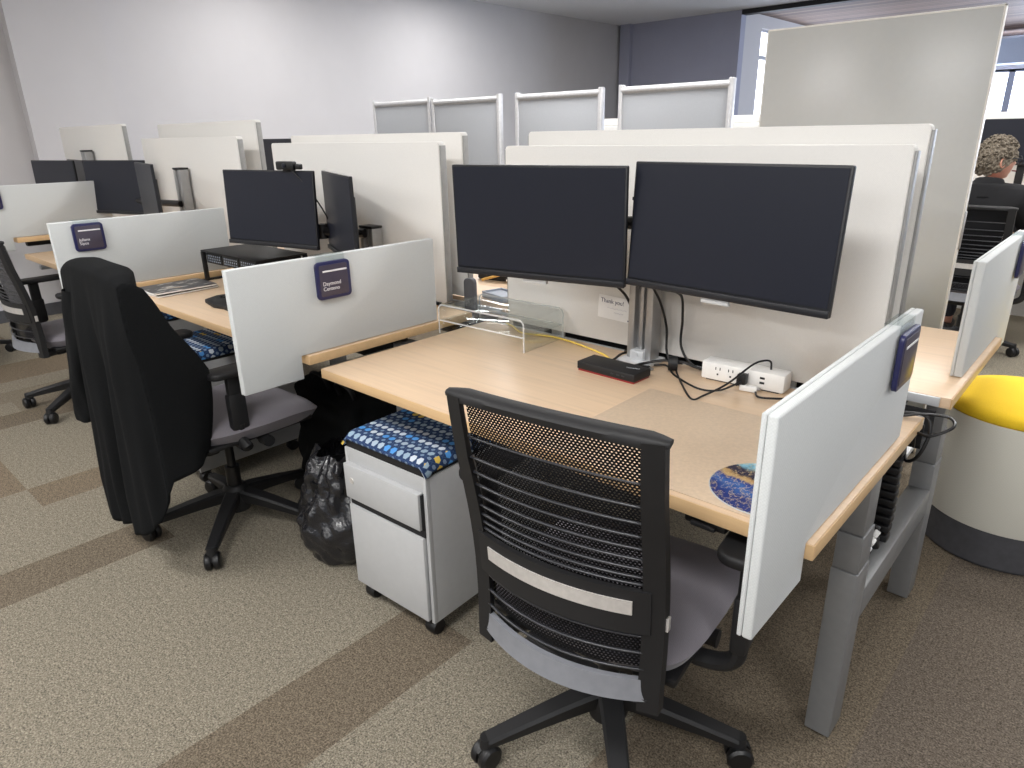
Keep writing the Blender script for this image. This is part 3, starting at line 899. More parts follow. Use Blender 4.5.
# height control under the front edge
o = thing('height_switch', 'black height control paddle under the front edge of the desk', 'switch', (-0.20, 0.045, D1 - 0.032))
MB().box((0, 0, -0.010), (0.085, 0.07, 0.018), 0.006).build('body', M['black'], o)
MB().box((0, -0.038, -0.012), (0.05, 0.012, 0.010), 0.003).build('paddle', M['black_soft'], o)

# ================================================================== ITEMS UNDER AND BEHIND THE OPEN END
o = thing('control_box', 'light grey control box under the open end of the desk', 'control box', (-0.075, 0.545, D1 - 0.033))
MB().box((0, 0, -0.036), (0.09, 0.14, 0.07), 0.006).build('case', M['ped'], o)
MB().box((0.0455, 0.03, -0.04), (0.001, 0.04, 0.004)).build('label_strip', M['dark_gap'], o)
o = thing('cable_chain', 'black linked cable chain hanging behind the front leg column', 'cable chain', (-0.045, 0.69, 0.40))
m = MB()
for k in range(13):
    m.box((0, 0.01 * math.sin(k * .5), 0.012 + k * 0.024), (0.05, 0.034, 0.019), 0.004)
m.build('links', M['black'], o)
o = thing('connector_bundle', 'bundle of black and white connectors on the crossbeam', 'connectors', (-0.045, 0.60, 0.392))
m = MB()
rnd = random.Random(3)
for k in range(7):
    m.box((rnd.uniform(-.02, .015), -0.05 + k * 0.018, 0.02 + rnd.uniform(0, .05)), (0.022, 0.015, 0.035), 0.003, rot=(rnd.uniform(-.5, .5), rnd.uniform(-.5, .5), 0))
m.build('black_plugs', M['black'], o)
m = MB()
for k in range(3): m.box((0.012, -0.06 + k * 0.03, 0.05 + 0.008 * k), (0.014, 0.02, 0.026), 0.003, rot=(0.3 * k, 0.4, 0))
m.build('white_plugs', M['white_pl'], o)
cable('loose_cable', [(-0.10, 0.66, 0.748), (-0.04, 0.672, 0.748), (0.0, 0.69, 0.756), (0.05, 0.715, 0.752), (0.066, 0.685, 0.742), (0.03, 0.655, 0.720), (-0.002, 0.672, 0.712), (-0.01, 0.715, 0.66)],
      0.0036, M['black'], 'black cable looping out past the rear corner of the open desk end')
cable('hanging_cable', [(-0.06, 0.685, 0.748), (0.002, 0.70, 0.75), (0.022, 0.69, 0.72), (0.012, 0.675, 0.66), (-0.015, 0.69, 0.63), (-0.03, 0.72, 0.66)],
      0.0042, M['black'], 'black cable hanging in a loop below the rear corner of the open desk end')

# ================================================================== SECOND DESK ITEMS
def mesh_riser():
    o = thing('monitor_riser', 'black metal monitor riser with perforated drawers on the second desk', 'monitor riser', (-2.715, 0.490, D2), R(0.5))
    w, d, h = 0.505, 0.25, 0.145
    MB().box((0, 0, h - 0.004), (w, d, 0.008), 0.002).build('top', M['black_matte'], o)
    for sx in (-1, 1):
        l = MB()
        for sy in (-1, 1): l.box((sx * (w / 2 - 0.008), sy * (d / 2 - 0.008), (h - 0.008) / 2), (0.018, 0.018, h - 0.008), 0.002)
        l.box((sx * (w / 2 - 0.008), 0, 0.006), (0.014, d - 0.03, 0.010), 0.002)
        l.build('leg', M['black_matte'], o)
    for k in range(3):
        x = -w / 2 + 0.095 + k * 0.155
        dr = MB().box((x, 0.0, h - 0.036), (0.148, d - 0.03, 0.046), 0.002).build('drawer', M['black'], o)
        ho = MB()
        for i in range(7):
            for j in range(3):
                ho.box((x - 0.054 + i * 0.018, -d / 2 + 0.0145, h - 0.048 + j * 0.012), (0.006, 0.001, 0.006), rot=(0, R(45), 0))
        ho.build('perforation', M['greybox'], dr)
mesh_riser()

def magazine(label, x, y, z, rz, mat):
    o = thing('magazine', label, 'magazine', (x, y, z), rz, 'magazines on the second desk')
    MB().box((0, 0, 0.0045), (0.206, 0.272, 0.006), 0.0008).build('pages', M['paper'], o)
    def fn(u, v):
        return (-0.105 + 0.21 * u, -0.138 + 0.276 * v, 0.0085 + 0.003 * math.sin(u * 3.1))
    c = MB().grid(fn, 8, 4)
    c.build('cover', mat, o)
    return o
magazine('magazine lowest in the stack in front of the second screen', -2.855, 0.185, D2, R(4), M['cover'])
magazine('glossy magazine topmost of the stack in front of the second screen', -2.850, 0.178, D2 + 0.0125, R(1), M['cover'])

def keyboard():
    o = thing('keyboard', 'black curved keyboard behind the screen with the nameplate', 'keyboard', (-2.33, 0.235, D2), R(3))
    poly = [(-0.20, -0.02), (-0.17, -0.085), (-0.06, -0.11), (0, -0.10), (0.06, -0.11), (0.17, -0.085), (0.20, -0.02), (0.185, 0.075), (0.07, 0.095), (0, 0.09), (-0.07, 0.095), (-0.185, 0.075)]
    MB().prism(poly, 'z', 0, 0.018, 0.005).build('body', M['black_soft'], o)
    kk = MB()
    for s in (-1, 1):
        for r in range(4):
            for c in range(6):
                kk.box((s * (0.032 + c * 0.023), -0.01 + r * 0.024 - c * 0.003 + 0.004, 0.020), (0.019, 0.019, 0.008), 0.002)
    kk.build('keys', M['black'], o)
keyboard()
cable('webcam_cable', [(-2.32, 0.50, 1.27), (-2.26, 0.53, 1.20), (-2.22, 0.56, 1.12), (-2.215, 0.60, 1.04), (-2.22, 0.66, 0.96)], 0.003, M['black'], 'thin black cable hanging between the webcam monitor and the one edge on')
cable('riser_cable', [(-2.40, 0.42, 0.775), (-2.33, 0.46, 0.80), (-2.27, 0.50, 0.85), (-2.22, 0.52, 0.80), (-2.16, 0.56, 0.765)], 0.0028, M['black'], 'black cable looping at the right end of the black riser')

# cradle + organiser on the far desk seen through the gap of the panels
o = thing('phone_cradle', 'charcoal upright holder between the tall panels, left of the monitor pair', 'phone cradle', (-1.615, 0.80, 0.655), R(10))
MB().prism(rounded(0.048, 0.20, 0.018, 5, 0, 0.11), 'y', -0.012, 0.012, 0.003).build('back', M['baseboard'], o)
MB().box((0, -0.01, 0.012), (0.08, 0.08, 0.022), 0.006).build('base', M['black_soft'], o)
o = thing('desk_tray', 'grey desk tray on the far desk seen above the clear riser', 'desk tray', (-1.60, 0.965, 0.755), R(-12))
MB().box((0, 0, 0.010), (0.15, 0.10, 0.020), 0.004).build('base', M['greybox'], o)
m = MB()
for sx in (-1, 1): m.box((sx * 0.072, 0, 0.023), (0.006, 0.10, 0.008), 0.001)
for sy in (-1, 1): m.box((0, sy * 0.047, 0.023), (0.14, 0.006, 0.008), 0.001)
m.build('rim', M['greybox'], o)
o = thing('pencil', 'ochre pencil leaning on the far desk tray', 'pencil', (-1.78, 1.13, 0.785), R(40))
MB().tube([(-0.07, 0, 0), (0.07, 0, 0.035)], 0.006, 6).build('shaft', M['penwood'], o)
MB().tube([(0.07, 0, 0.035), (0.086, 0, 0.039)], [0.006, 0.001], 6).build('tip', M['paper'], o)
o = thing('laptop_sleeve', 'black flat case lying on the far desk behind the tray', 'laptop case', (-1.86, 1.27, 0.755), R(8))
MB().box((0, 0, 0.03), (0.24, 0.12, 0.06), 0.01).build('case', M['black_soft'], o)
MB().tube([(-0.05, -0.058, 0.035), (-0.04, -0.08, 0.035), (0.04, -0.08, 0.035), (0.05, -0.058, 0.035)], 0.006, 8).build('handle', M['black'], o)
cable('tangled_cable', [(-1.62, 1.10, 0.79), (-1.68, 1.2, 0.80), (-1.75, 1.16, 0.78), (-1.72, 1.25, 0.80), (-1.80, 1.3, 0.77)], 0.005, M['white_pl'], 'white cable curled on the far desk behind the grey tray')

# ================================================================== PEDESTALS
def pedestal(label, x, y, rz, group='grey pedestals with dotted cushions'):
    """x,y = front centre"""
    o = thing('pedestal_cabinet', label, 'pedestal', (x, y, 0), rz, group)
    w, d, z0, z1 = 0.345, 0.50, 0.062, 0.530
    b = MB()
    t = 0.012
    b.box2((-w / 2, 0.014, z0), (-w / 2 + t, d, z1), 0.001).box2((w / 2 - t, 0.014, z0), (w / 2, d, z1), 0.001)
    b.box2((-w / 2 + t, 0.02, z0), (w / 2 - t, d, z0 + t)).box2((-w / 2 + t, 0.02, z1 - t), (w / 2 - t, d, z1))
    b.box2((-w / 2 + t, d - t, z0), (w / 2 - t, d, z1))
    b.box2((-w / 2, 0.0, z0), (-w / 2 + t, 0.016, z1), 0.001).box2((w / 2 - t, 0.0, z0), (w / 2, 0.016, z1), 0.001)
    b.box2((-w / 2 + t, 0.002, z1 - 0.048), (w / 2 - t, 0.03, z1), 0.001)
    b.box2((-w / 2 + t, 0.03, z0 + t), (w / 2 - t, 0.034, z1 - 0.05))
    b.build('body', M['ped'], o)
    d1 = MB().box2((-w / 2 + 0.006, -0.016, z1 - 0.158), (w / 2 - 0.018, 0.004, z1 - 0.046), 0.0025).build('drawer', M['ped'], o)
    MB().box2((w / 2 - 0.0175, -0.008, z1 - 0.155), (w / 2 - 0.013, 0.010, z1 - 0.05)).build('drawer_pull', M['dark_gap'], d1)
    MB().lathe([(0.0, -0.018), (0.009, -0.018), (0.010, -0.016), (0.010, -0.014)], (-w / 2 + 0.04, 0, z1 - 0.095), 20, 'y').box((-w / 2 + 0.04, -0.0182, z1 - 0.095), (0.0016, 0.001, 0.008)).build('lock', M['brushed'], d1)
    d2 = MB().box2((-w / 2 + 0.008, -0.010, z0 + 0.006), (w / 2 - 0.016, 0.006, z1 - 0.185), 0.0025).build('file_drawer', M['ped'], o)
    MB().box2((-w / 2 + 0.012, -0.004, z1 - 0.183), (w / 2 - 0.012, 0.020, z1 - 0.160)).build('finger_gap', M['dark_gap'], d2)
    # draped cushion
    def top(u, v):
        x_ = (u - 0.5) * 2; y_ = (v - 0.5) * 2
        def sq(a): return math.copysign(1 - (1 - abs(a)) ** 1.0, a)
        e = max(abs(x_), abs(y_))
        px = sq(x_) * (w / 2 + 0.006); py = sq(y_) * (d / 2 + 0.002)
        f = max(0.0, (e - 0.86) / 0.14)
        z = z1 + 0.050 - 0.016 * f ** 2.2
        if abs(x_) > 0.93: z -= 0.014 * (abs(x_) - 0.93) / 0.07
        if abs(x_) > 0.9 and abs(y_) > 0.9: z -= 0.010
        return (px, d / 2 - 0.004 + py, z)
    c = MB().grid(top, 34, 34)
    n = len(c.bm.verts)
    bes = [e for e in c.bm.edges if e.is_boundary]
    r = bmesh.ops.extrude_edge_only(c.bm, edges=bes)
    vs = [v for v in r['geom'] if isinstance(v, bmesh.types.BMVert)]
    for v in vs: v.co.z -= 0.006; v.co.x *= 0.985; v.co.y = d / 2 + (v.co.y - d / 2) * 0.99
    c.build('cushion', M['dots'], o, angle=70)
    MB().box2((-w / 2 + 0.004, 0.004, z1), (w / 2 - 0.004, d - 0.004, z1 + 0.024), 0.003).build('cushion_board', M['black_soft'], o)
    for i, (sx, yy) in enumerate(((-1, 0.032), (1, 0.032), (-1, d - 0.05), (1, d - 0.05))):
        cs = MB()
        cs.lathe([(0.0, -0.02), (0.022, -0.02), (0.025, -0.014), (0.025, 0.014), (0.022, 0.02), (0.0, 0.02)], (sx * (w / 2 - 0.035), yy, 0.025), 20, 'x')
        cs.box((sx * (w / 2 - 0.04), yy, 0.052), (0.034, 0.045, 0.022), 0.005)
        cs.build('caster', M['black'], o)
    return o
p0 = pedestal('grey pedestal with a navy dotted cushion, fully in view beside the front chair', -1.152, -0.018, R(2.5))
copy_thing(p0, 'grey pedestal under the second desk, its dotted cushion showing over an armrest', (-2.62, -0.02, 0), 0)
copy_thing(p0, 'grey pedestal under the third desk, behind the black jacket', (-3.42, 0.02, 0), 0)

# ================================================================== BIN WITH BAG
def bin_bag():
    o = thing('waste_bin', 'bin lined with a wrinkled black plastic bag beside the grey pedestal', 'waste bin', (-1.59, 0.14, 0), 0)
    MB().lathe([(0.0, 0.002), (0.10, 0.002), (0.112, 0.02), (0.135, 0.30), (0.130, 0.30), (0.105, 0.025), (0.0, 0.02)], seg=36, cap=False).build('bucket', M['black'], o)
    rnd = random.Random(5)
    ph = [rnd.uniform(0, 6.28) for _ in range(10)]
    def fn(u, v):
        a = 2 * math.pi * u
        z = 0.012 + 0.375 * v
        r = 0.152 + 0.032 * math.sin(min(v * 2.2, 1.0) * 2.2) - 0.105 * max(0, v - 0.35)
        w = 0.5 + 0.6 * v
        r += w * (0.007 * math.sin(7 * a + ph[0] + 2.5 * math.sin(5 * v)) + 0.006 * math.sin(13 * a + ph[1] - 6 * v) + 0.0035 * math.sin(23 * a + ph[2] + 9 * v))
        r += 0.004 * math.sin(22 * v + 3 * math.sin(3 * a + ph[3])) * (0.3 + v) + 0.003 * math.sin(37 * v + 5 * math.sin(4 * a + ph[4]))
        if v > 0.92: r -= 0.02 * (v - 0.92) / 0.08; z += 0.006 * math.sin(9 * a + ph[5])
        return (r * math.cos(a), r * math.sin(a), z)
    b = MB().grid(fn, 120, 60, True)
    ob = b.build('bin_liner', M['bag'], o, angle=180)
bin_bag()

# black bag shape added to fill the dark area under the second desk
def dark_area_filler():
    o = thing('bag', 'made-up black bag shape filling the dark area under the second desk', 'bag', (-2.03, 0.47, 0), R(-4))
    def fn(u, v):
        a = 2 * math.pi * u
        ca, sa = math.cos(a), math.sin(a)
        x = math.copysign(abs(ca) ** 0.55, ca); y = math.copysign(abs(sa) ** 0.55, sa)
        k = 1.0 - 0.10 * v + 0.05 * math.sin(v * 3.1)
        w = 0.010 * math.sin(5 * a + 7 * v) + 0.006 * math.sin(11 * a - 13 * v)
        e = max(0, (v - 0.82) / 0.18)
        r = (1 - e ** 2 * 0.97)
        z = 0.004 + 0.40 * min(v, 0.86) / 0.86 + 0.02 * e + 0.02 * math.sin(2 * a + 1) * v
        return (x * (0.27 * k + w) * r, y * (0.155 * k + w) * r, z)
    MB().grid(fn, 72, 40, True).build('body', M['jacket'], o, angle=180)
    for sx in (-1, 1):
        MB().tube(spline([(sx * 0.10 - 0.06, -0.06, 0.40), (sx * 0.10 - 0.05, -0.08, 0.46), (sx * 0.10 + 0.05, -0.08, 0.46), (sx * 0.10 + 0.06, -0.06, 0.40)], 6), 0.010, 8, flat=0.4).build('handle', M['black_soft'], o)
dark_area_filler()

# ================================================================== OFFICE CHAIRS
def back_fn(zs=0.0):
    """point on the chair back: u -1..1 across, v 0..1 up"""
    def B(u, v):
        z = 0.405 + 0.53 * v
        hw = 0.203 + 0.005 * v
        yc = -0.213 + 0.012 * math.sin(math.pi * min(v * 1.3, 1.0)) - 0.067 * max(v, 0) ** 1.3
        bow = 0.060 - 0.050 * v
        return Vector((u * hw, yc - bow * (1 - u * u), z + zs))
    return B

def make_chair(label, loc, rz, zs=0.0, group='black mesh office chairs', spin=0.0, arm_out=(0.0, 0.0), arm_dz=0.0, arms=True):
    o = thing('office_chair', label, 'chair', loc, rz, group)
    # five star base
    b = MB()
    b.lathe([(0.0, 0.06), (0.045, 0.062), (0.05, 0.075), (0.046, 0.150), (0.034, 0.165), (0.0, 0.165)], seg=28, cap=False)
    for k in range(5):
        a = spin + 2 * math.pi * k / 5
        c, s = math.cos(a), math.sin(a)
        rings = []
        for t in range(9):
            f = t / 8
            r = 0.03 + 0.275 * f
            zt = 0.150 - 0.066 * f ** 1.15; zb = zt - (0.048 - 0.022 * f)
            w = 0.029 - 0.009 * f
            ring = []
            for (dw, z) in ((-w * 0.75, zt), (w * 0.75, zt), (w, zt - 0.008), (w * 0.8, zb), (-w * 0.8, zb), (-w, zt - 0.008)):
                ring.append(b.bm.verts.new((r * c - dw * s, r * s + dw * c, z)))
            rings.append(ring)
        for q, w_ in zip(rings, rings[1:]):
            for i in range(6):
                b.bm.faces.new((q[i], q[(i + 1) % 6], w_[(i + 1) % 6], w_[i]))
        b.bm.faces.new(rings[0][::-1]); b.bm.faces.new(rings[-1])
        b.cyl((0.305 * c, 0.305 * s, 0.045), (0.305 * c, 0.305 * s, 0.084), 0.019, 0.016, 14)
    b.build('star_base', M['black_soft'], o, angle=40)
    for k in range(5):
        a = spin + 2 * math.pi * k / 5
        cx, cy = 0.308 * math.cos(a), 0.308 * math.sin(a)
        cb = MB()
        for s in (-1, 1):
            cb.lathe([(0.0, 0.004 * s), (0.028, 0.004 * s), (0.0305, 0.008 * s), (0.0305, 0.020 * s), (0.025, 0.026 * s), (0.010, 0.028 * s), (0.0, 0.028 * s)], (0, 0, 0.0305), 26, 'x', cap=False)
        cb.cyl((-0.006, 0, 0.0305), (0.006, 0, 0.0305), 0.012)
        cb.prism([(-0.02, 0.034), (0.020, 0.034), (0.024, 0.05), (0.004, 0.064), (-0.014, 0.056)], 'x', -0.004, 0.004)
        cb.xf(Matrix.Translation((cx, cy, 0)) @ Matrix.Rotation(a + 0.7 + k * 1.1, 4, 'Z'))
        cb.build('caster', M['black'], o)
    MB().cyl((0, 0, 0.13), (0, 0, 0.24), 0.026, seg=22).cyl((0, 0, 0.23), (0, 0, 0.34 + zs), 0.016, seg=18).build('gas_lift', M['black'], o)
    # mechanism under the seat
    m = MB()
    m.box((0, -0.01, 0.355 + zs), (0.17, 0.26, 0.055), 0.015)
    m.box((0, -0.13, 0.365 + zs), (0.34, 0.05, 0.035), 0.012)
    for s in (-1, 1):
        m.tube(spline([(s * 0.08, -0.06, 0.36 + zs), (s * 0.15, -0.16, 0.368 + zs), (s * 0.172, -0.205, 0.372 + zs), (s * 0.178, -0.215, 0.395 + zs)], 5), 0.021, 10)
        m.cyl((s * 0.085, 0.04, 0.36 + zs), (s * 0.20, 0.04, 0.36 + zs), 0.013, seg=12)
        m.cyl((s * 0.19, 0.04, 0.36 + zs), (s * 0.235, 0.04, 0.36 + zs), 0.020, seg=16)
    m.build('mechanism', M['black_soft'], o)
    # seat: pan + upholstered cushion
    def seat(top):
        def fn(u, v):
            a = 2 * math.pi * u
            k = 1.0
            ca, sa = math.cos(a), math.sin(a)
            p = 0.42
            x = math.copysign(abs(ca) ** p, ca); y = math.copysign(abs(sa) ** p, sa)
            hw = 0.245; hd = 0.245
            rr = v
            X = x * hw * rr * (1 - 0.05 * (y * rr < 0) * abs(y * rr)); Y = 0.045 + y * hd * rr
            e = rr ** 5
            if top:
                z = 0.460 - 0.030 * rr ** 10 - 0.008 * (1 - rr ** 2) - 0.026 * max(0, (Y - 0.14) / 0.14) ** 2
            else:
                z = 0.366 + 0.064 * rr ** 12 - 0.026 * max(0, (Y - 0.14) / 0.14) ** 2
            return (X, Y, z + zs)
        return fn
    s1 = MB().grid(seat(True), 56, 12, True).grid(seat(False), 56, 12, True)
    bmesh.ops.remove_doubles(s1.bm, verts=s1.bm.verts[:], dist=0.0005)
    s1.build('seat_cushion', M['seatfab'], o, angle=70)
    sp = MB().box((0, 0.03, 0.388 + zs), (0.44, 0.40, 0.02), 0.008)
    sp.build('seat_pan', M['black'], o)
    # back
    B = back_fn(zs)
    fr = MB()
    for s in (-1, 1):
        rings = []
        for t in range(15):
            v = -0.09 + 1.105 * t / 14
            c = B(s, min(max(v, 0), 1)); c.z = 0.405 + 0.53 * v + zs
            wd = 0.034 - 0.004 * max(v, 0); th = 0.025 - 0.007 * max(v, 0)
            inn = -s
            q = [(0.006 * s, -th / 2), (0.006 * s, th / 2), (inn * wd * 0.55, th / 2 + 0.0), (inn * wd, -0.010), (inn * wd, -th / 2 - 0.010)]
            rings.append([fr.bm.verts.new((c.x + a, c.y + b_, c.z)) for a, b_ in q])
        for q, w_ in zip(rings, rings[1:]):
            for i in range(5):
                fr.bm.faces.new((q[i], q[(i + 1) % 5], w_[(i + 1) % 5], w_[i]))
        fr.bm.faces.new(rings[0][::-1]); fr.bm.faces.new(rings[-1])
    # top rail: overhanging padded bar
    rings = []
    for t in range(25):
        u = -1.05 + 2.10 * t / 24
        c = B(u, 1.0); f = 1 - 0.5 * max(0, (abs(u) - 0.9) / 0.16)
        q = [(-0.013, -0.011), (-0.015, 0.001), (-0.009, 0.008), (0.010, 0.011), (0.024, 0.006), (0.022, -0.004), (0.004, -0.012), (-0.006, -0.014)]
        rings.append([fr.bm.verts.new((c.x, c.y + a * f, c.z + 0.008 + b_ * f)) for a, b_ in q])
    for q, w_ in zip(rings, rings[1:]):
        for i in range(8): fr.bm.faces.new((q[i], q[(i + 1) % 8], w_[(i + 1) % 8], w_[i]))
    fr.bm.faces.new(rings[0][::-1]); fr.bm.faces.new(rings[-1])
    fr.build('back_frame', M['black_soft'], o, angle=50)
    MB().grid(lambda u, v: B((u * 2 - 1) * 0.93, 0.07 + 0.92 * v) + Vector((0, 0.020, 0)), 25, 30).build('back_mesh', M['net'], o, angle=180, recalc=False)
    # wire slats behind the netting
    sl = MB()
    vs = [0.86, 0.775, 0.71, 0.655, 0.605, 0.56, 0.52, 0.485, 0.455] + [0.235, 0.165, 0.095]
    for v in vs:
        droop = 0.012
        pts = []
        for t in range(17):
            u = -0.90 + 1.80 * t / 16
            p = B(u, v); p.y -= 0.004
            pts.append(p)
        sl.tube(pts, 0.0036 if v < 0.8 else 0.0028, 6, flat=0.75)
    sl.build('back_slats', M['slat'], o, angle=180)
    # lumbar band + steel strip
    def band(v0, v1, u1, y0, th):
        g = MB()
        g.grid(lambda u, v: B((u * 2 - 1) * u1, v0 + (v1 - v0) * v) + Vector((0, y0, 0)), 21, 5)
        g.grid(lambda u, v: B((u * 2 - 1) * u1, v0 + (v1 - v0) * v) + Vector((0, y0 - th, 0)), 21, 5)
        # close the rim
        bm = g.bm
        be = [e for e in bm.edges if e.is_boundary]
        bmesh.ops.bridge_loops(bm, edges=be)
        return g
    lb = band(0.255, 0.435, 0.92, -0.002, 0.012).build('lumbar_band', M['lumbar'], o, angle=40)
    stp = band(0.335, 0.392, 0.77, -0.0135, 0.003).build('steel_strip', M['brushed'], lb, angle=40)
    stp['label'] = 'brushed steel strip'
    band(-0.04, 0.05, 0.93, 0.006, 0.012).build('lower_rail', M['chairgrey'], o, angle=40)['label'] = 'grey curved lower rail'
    cl = MB()
    for s in (-1, 1):
        c = B(s, 0.30); cl.box((c.x + s * 0.008, c.y, c.z), (0.006, 0.012, 0.028), 0.001)
    cl.build('side_clip', M['brushed'], o)
    # arms
    if arms:
        for s in (-1, 1):
            dx = arm_out[0] if s < 0 else arm_out[1]
            a = MB()
            a.tube(spline([(s * 0.15, -0.04, 0.372 + zs), (s * 0.235, -0.045, 0.372 + zs), (s * 0.292 + dx, -0.05, 0.40 + zs), (s * 0.303 + dx, -0.05, 0.46 + zs)], 6), [0.022] * 19, 10, flat=0.8)
            a.box((s * 0.303 + dx, -0.05, 0.50 + zs), (0.034, 0.062, 0.13), 0.010)
            a.box((s * 0.303 + dx, -0.05, 0.60 + zs + arm_dz / 2), (0.026, 0.05, 0.12 + arm_dz), 0.008)
            arm = a.build('arm', M['black_soft'], o)
            pz = 0.672 + zs + arm_dz
            pd = MB().prism(rounded(0.088, 0.235, 0.034, 6, s * 0.298 + dx, -0.015), 'z', pz - 0.014, pz + 0.010, 0.008)
            pd.build('arm_pad', M['black_soft'], arm, angle=60)
    return o
C1 = make_chair('black mesh office chair with a steel strip, nearest, by the dotted cushion pedestal', (-0.425, 0.055, 0), R(7.7), 0.0, spin=R(-48.7 - 7.7))
C2 = make_chair('black office chair with a black jacket hung over its back', (-2.054, -0.054, 0), R(2), 0.032, spin=R(-118), arm_dz=-0.03, arm_out=(-0.07, -0.085))
C3 = make_chair('black mesh office chair pulled to the third desk, left of the jacket', (-3.93, 0.02, 0), R(3), 0.0, spin=R(-128))
C4 = make_chair('black office chair at the raised desk, only a caster and an edge in view', (-5.46, -0.30, 0), R(4), 0.0, spin=R(90))
C5 = make_chair('black office chair the seated person with grey hair is using', (-0.455, 4.075, 0), R(-4), 0.0, spin=R(20))

# ================================================================== JACKET
def jacket():
    o = thing('jacket', 'black fleece jacket hung over the back of the second chair', 'jacket', (-2.07, -0.37, 0.98), 0)
    OL = Vector(o.location)
    def lerp_tab(tab, x):
        for (a, va), (b_, vb) in zip(tab, tab[1:]):
            if x <= b_:
                f = (x - a) / (b_ - a); return va + (vb - va) * f
        return tab[-1][1]
    HEM = [(0, 0.16), (0.08, 0.125), (0.30, 0.105), (0.45, 0.115), (0.62, 0.135), (0.78, 0.165), (0.92, 0.23), (1.0, 0.34)]
    def back(u, t):
        zt = lerp_tab([(0, 0.99), (0.12, 1.012), (0.3, 1.022), (0.7, 1.018), (0.9, 1.010), (1.0, 0.995)], u)
        z = zt - (zt - lerp_tab(HEM, u)) * t
        xl = lerp_tab([(0, -2.315), (0.08, -2.325), (0.3, -2.325), (0.6, -2.355), (0.85, -2.40), (1.0, -2.385)], t)
        xr = lerp_tab([(0, -1.822), (0.3, -1.815), (1.0, -1.815)], t)
        x = xl + (xr - xl) * u
        s = (u - 0.5) * 2
        y = -0.383 - 0.012 * min(1, t * 5) - 0.010 * (1 - s * s)
        amp = min(1, t * 3.0) * (0.55 + 0.6 * t)
        y += amp * (0.021 * math.sin(6.6 * s + 0.9 + 0.7 * t) + 0.009 * math.sin(13 * s + 2.2 - 1.6 * t) + 0.004 * math.sin(25 * s + 4 * t))
        x += 0.010 * amp * math.sin(5 * t + 5 * s) * (1 - abs(s) ** 3)
        return Vector((x, y, z))
    def flap(f, t):
        zt = lerp_tab([(0, 0.998), (0.08, 1.006), (0.18, 1.006), (0.33, 0.985), (0.45, 0.94), (0.62, 0.855), (1.0, 0.70)], f); zh = lerp_tab([(0, 0.33), (0.12, 0.375), (0.7, 0.40), (1.0, 0.44)], f)
        z = zt - (zt - zh) * t
        e = back(1.0, (0.995 - z) / (0.995 - 0.33))
        y = e.y + 0.20 * f - 0.04 * f * t * t
        x = e.x - 0.022 * f + 0.030 * math.sin(math.pi * f) * (0.2 + t * 0.8) + 0.008 * math.sin(9 * f + 3 * t) * f * t
        return Vector((x, y, z))
    g = MB()
    g.grid(lambda u, v: back(u, v) - OL, 64, 64)
    g.grid(lambda u, v: flap(u, v) - OL, 26, 44)
    def over(u, v):
        p = back(u, 0.0)
        a = math.pi * min(v / 0.45, 1)
        e_ = max(0, (u - 0.72) / 0.28)
        r = 0.048 - 0.034 * e_ ** 1.5
        dz = (0.020 - 0.012 * e_) * math.sin(a); y = p.y + r * (1 - math.cos(a))
        z = p.z + dz - 0.16 * max(0, (v - 0.45) / 0.55) * (1 - e_)
        return Vector((p.x, y, z)) - OL
    g.grid(over, 64, 22)
    bmesh.ops.remove_doubles(g.bm, verts=g.bm.verts[:], dist=0.003)
    body = g.build('body', M['jacket'], o, angle=180)
    md = body.modifiers.new('thick', 'SOLIDIFY'); md.thickness = 0.009; md.offset = 0
    def sleeve(pts, rad, name):
        pts = spline(pts, 8)
        n = len(pts)
        m = MB()
        def sf(u, v):
            i = min(int(v * (n - 1)), n - 2); f = v * (n - 1) - i
            c = pts[i].lerp(pts[i + 1], f)
            a = 2 * math.pi * u
            r = rad * (1 - 0.18 * v) * (1 + 0.08 * math.sin(3 * a + 9 * v) + 0.05 * math.sin(5 * a - 14 * v))
            return Vector((c.x + r * math.cos(a), c.y + r * 0.6 * math.sin(a), c.z)) - OL
        m.grid(sf, 28, 40, True)
        return m.build(name, M['jacket'], o, angle=180)
    sleeve([(-2.245, -0.375, 0.94), (-2.29, -0.385, 0.80), (-2.335, -0.395, 0.65), (-2.365, -0.40, 0.53), (-2.38, -0.40, 0.455)], 0.058, 'sleeve')
jacket()

# ================================================================== OTTOMAN
o = thing('stool', 'drum stool with a yellow top, oatmeal side and charcoal base', 'stool', (0.135, 1.665, 0), 0)
r_ = 0.245
MB().lathe([(0.0, 0.002), (r_ - 0.012, 0.002), (r_ - 0.006, 0.01), (r_ - 0.004, 0.135), (0.0, 0.135)], seg=72, cap=False).build('base', M['ottbase'], o)
MB().lathe([(0.0, 0.136), (r_, 0.136), (r_ + 0.002, 0.14), (r_ + 0.002, 0.495), (r_ - 0.002, 0.502), (0.0, 0.502)], seg=72, cap=False).build('side', M['ott'], o, angle=40)
MB().lathe([(0.0, 0.498), (r_ - 0.006, 0.500), (r_ + 0.003, 0.510), (r_ - 0.002, 0.530), (r_ - 0.03, 0.543), (0.12, 0.549), (0.0, 0.551)], seg=72, cap=False).build('cushion', M['yellow'], o, angle=60)

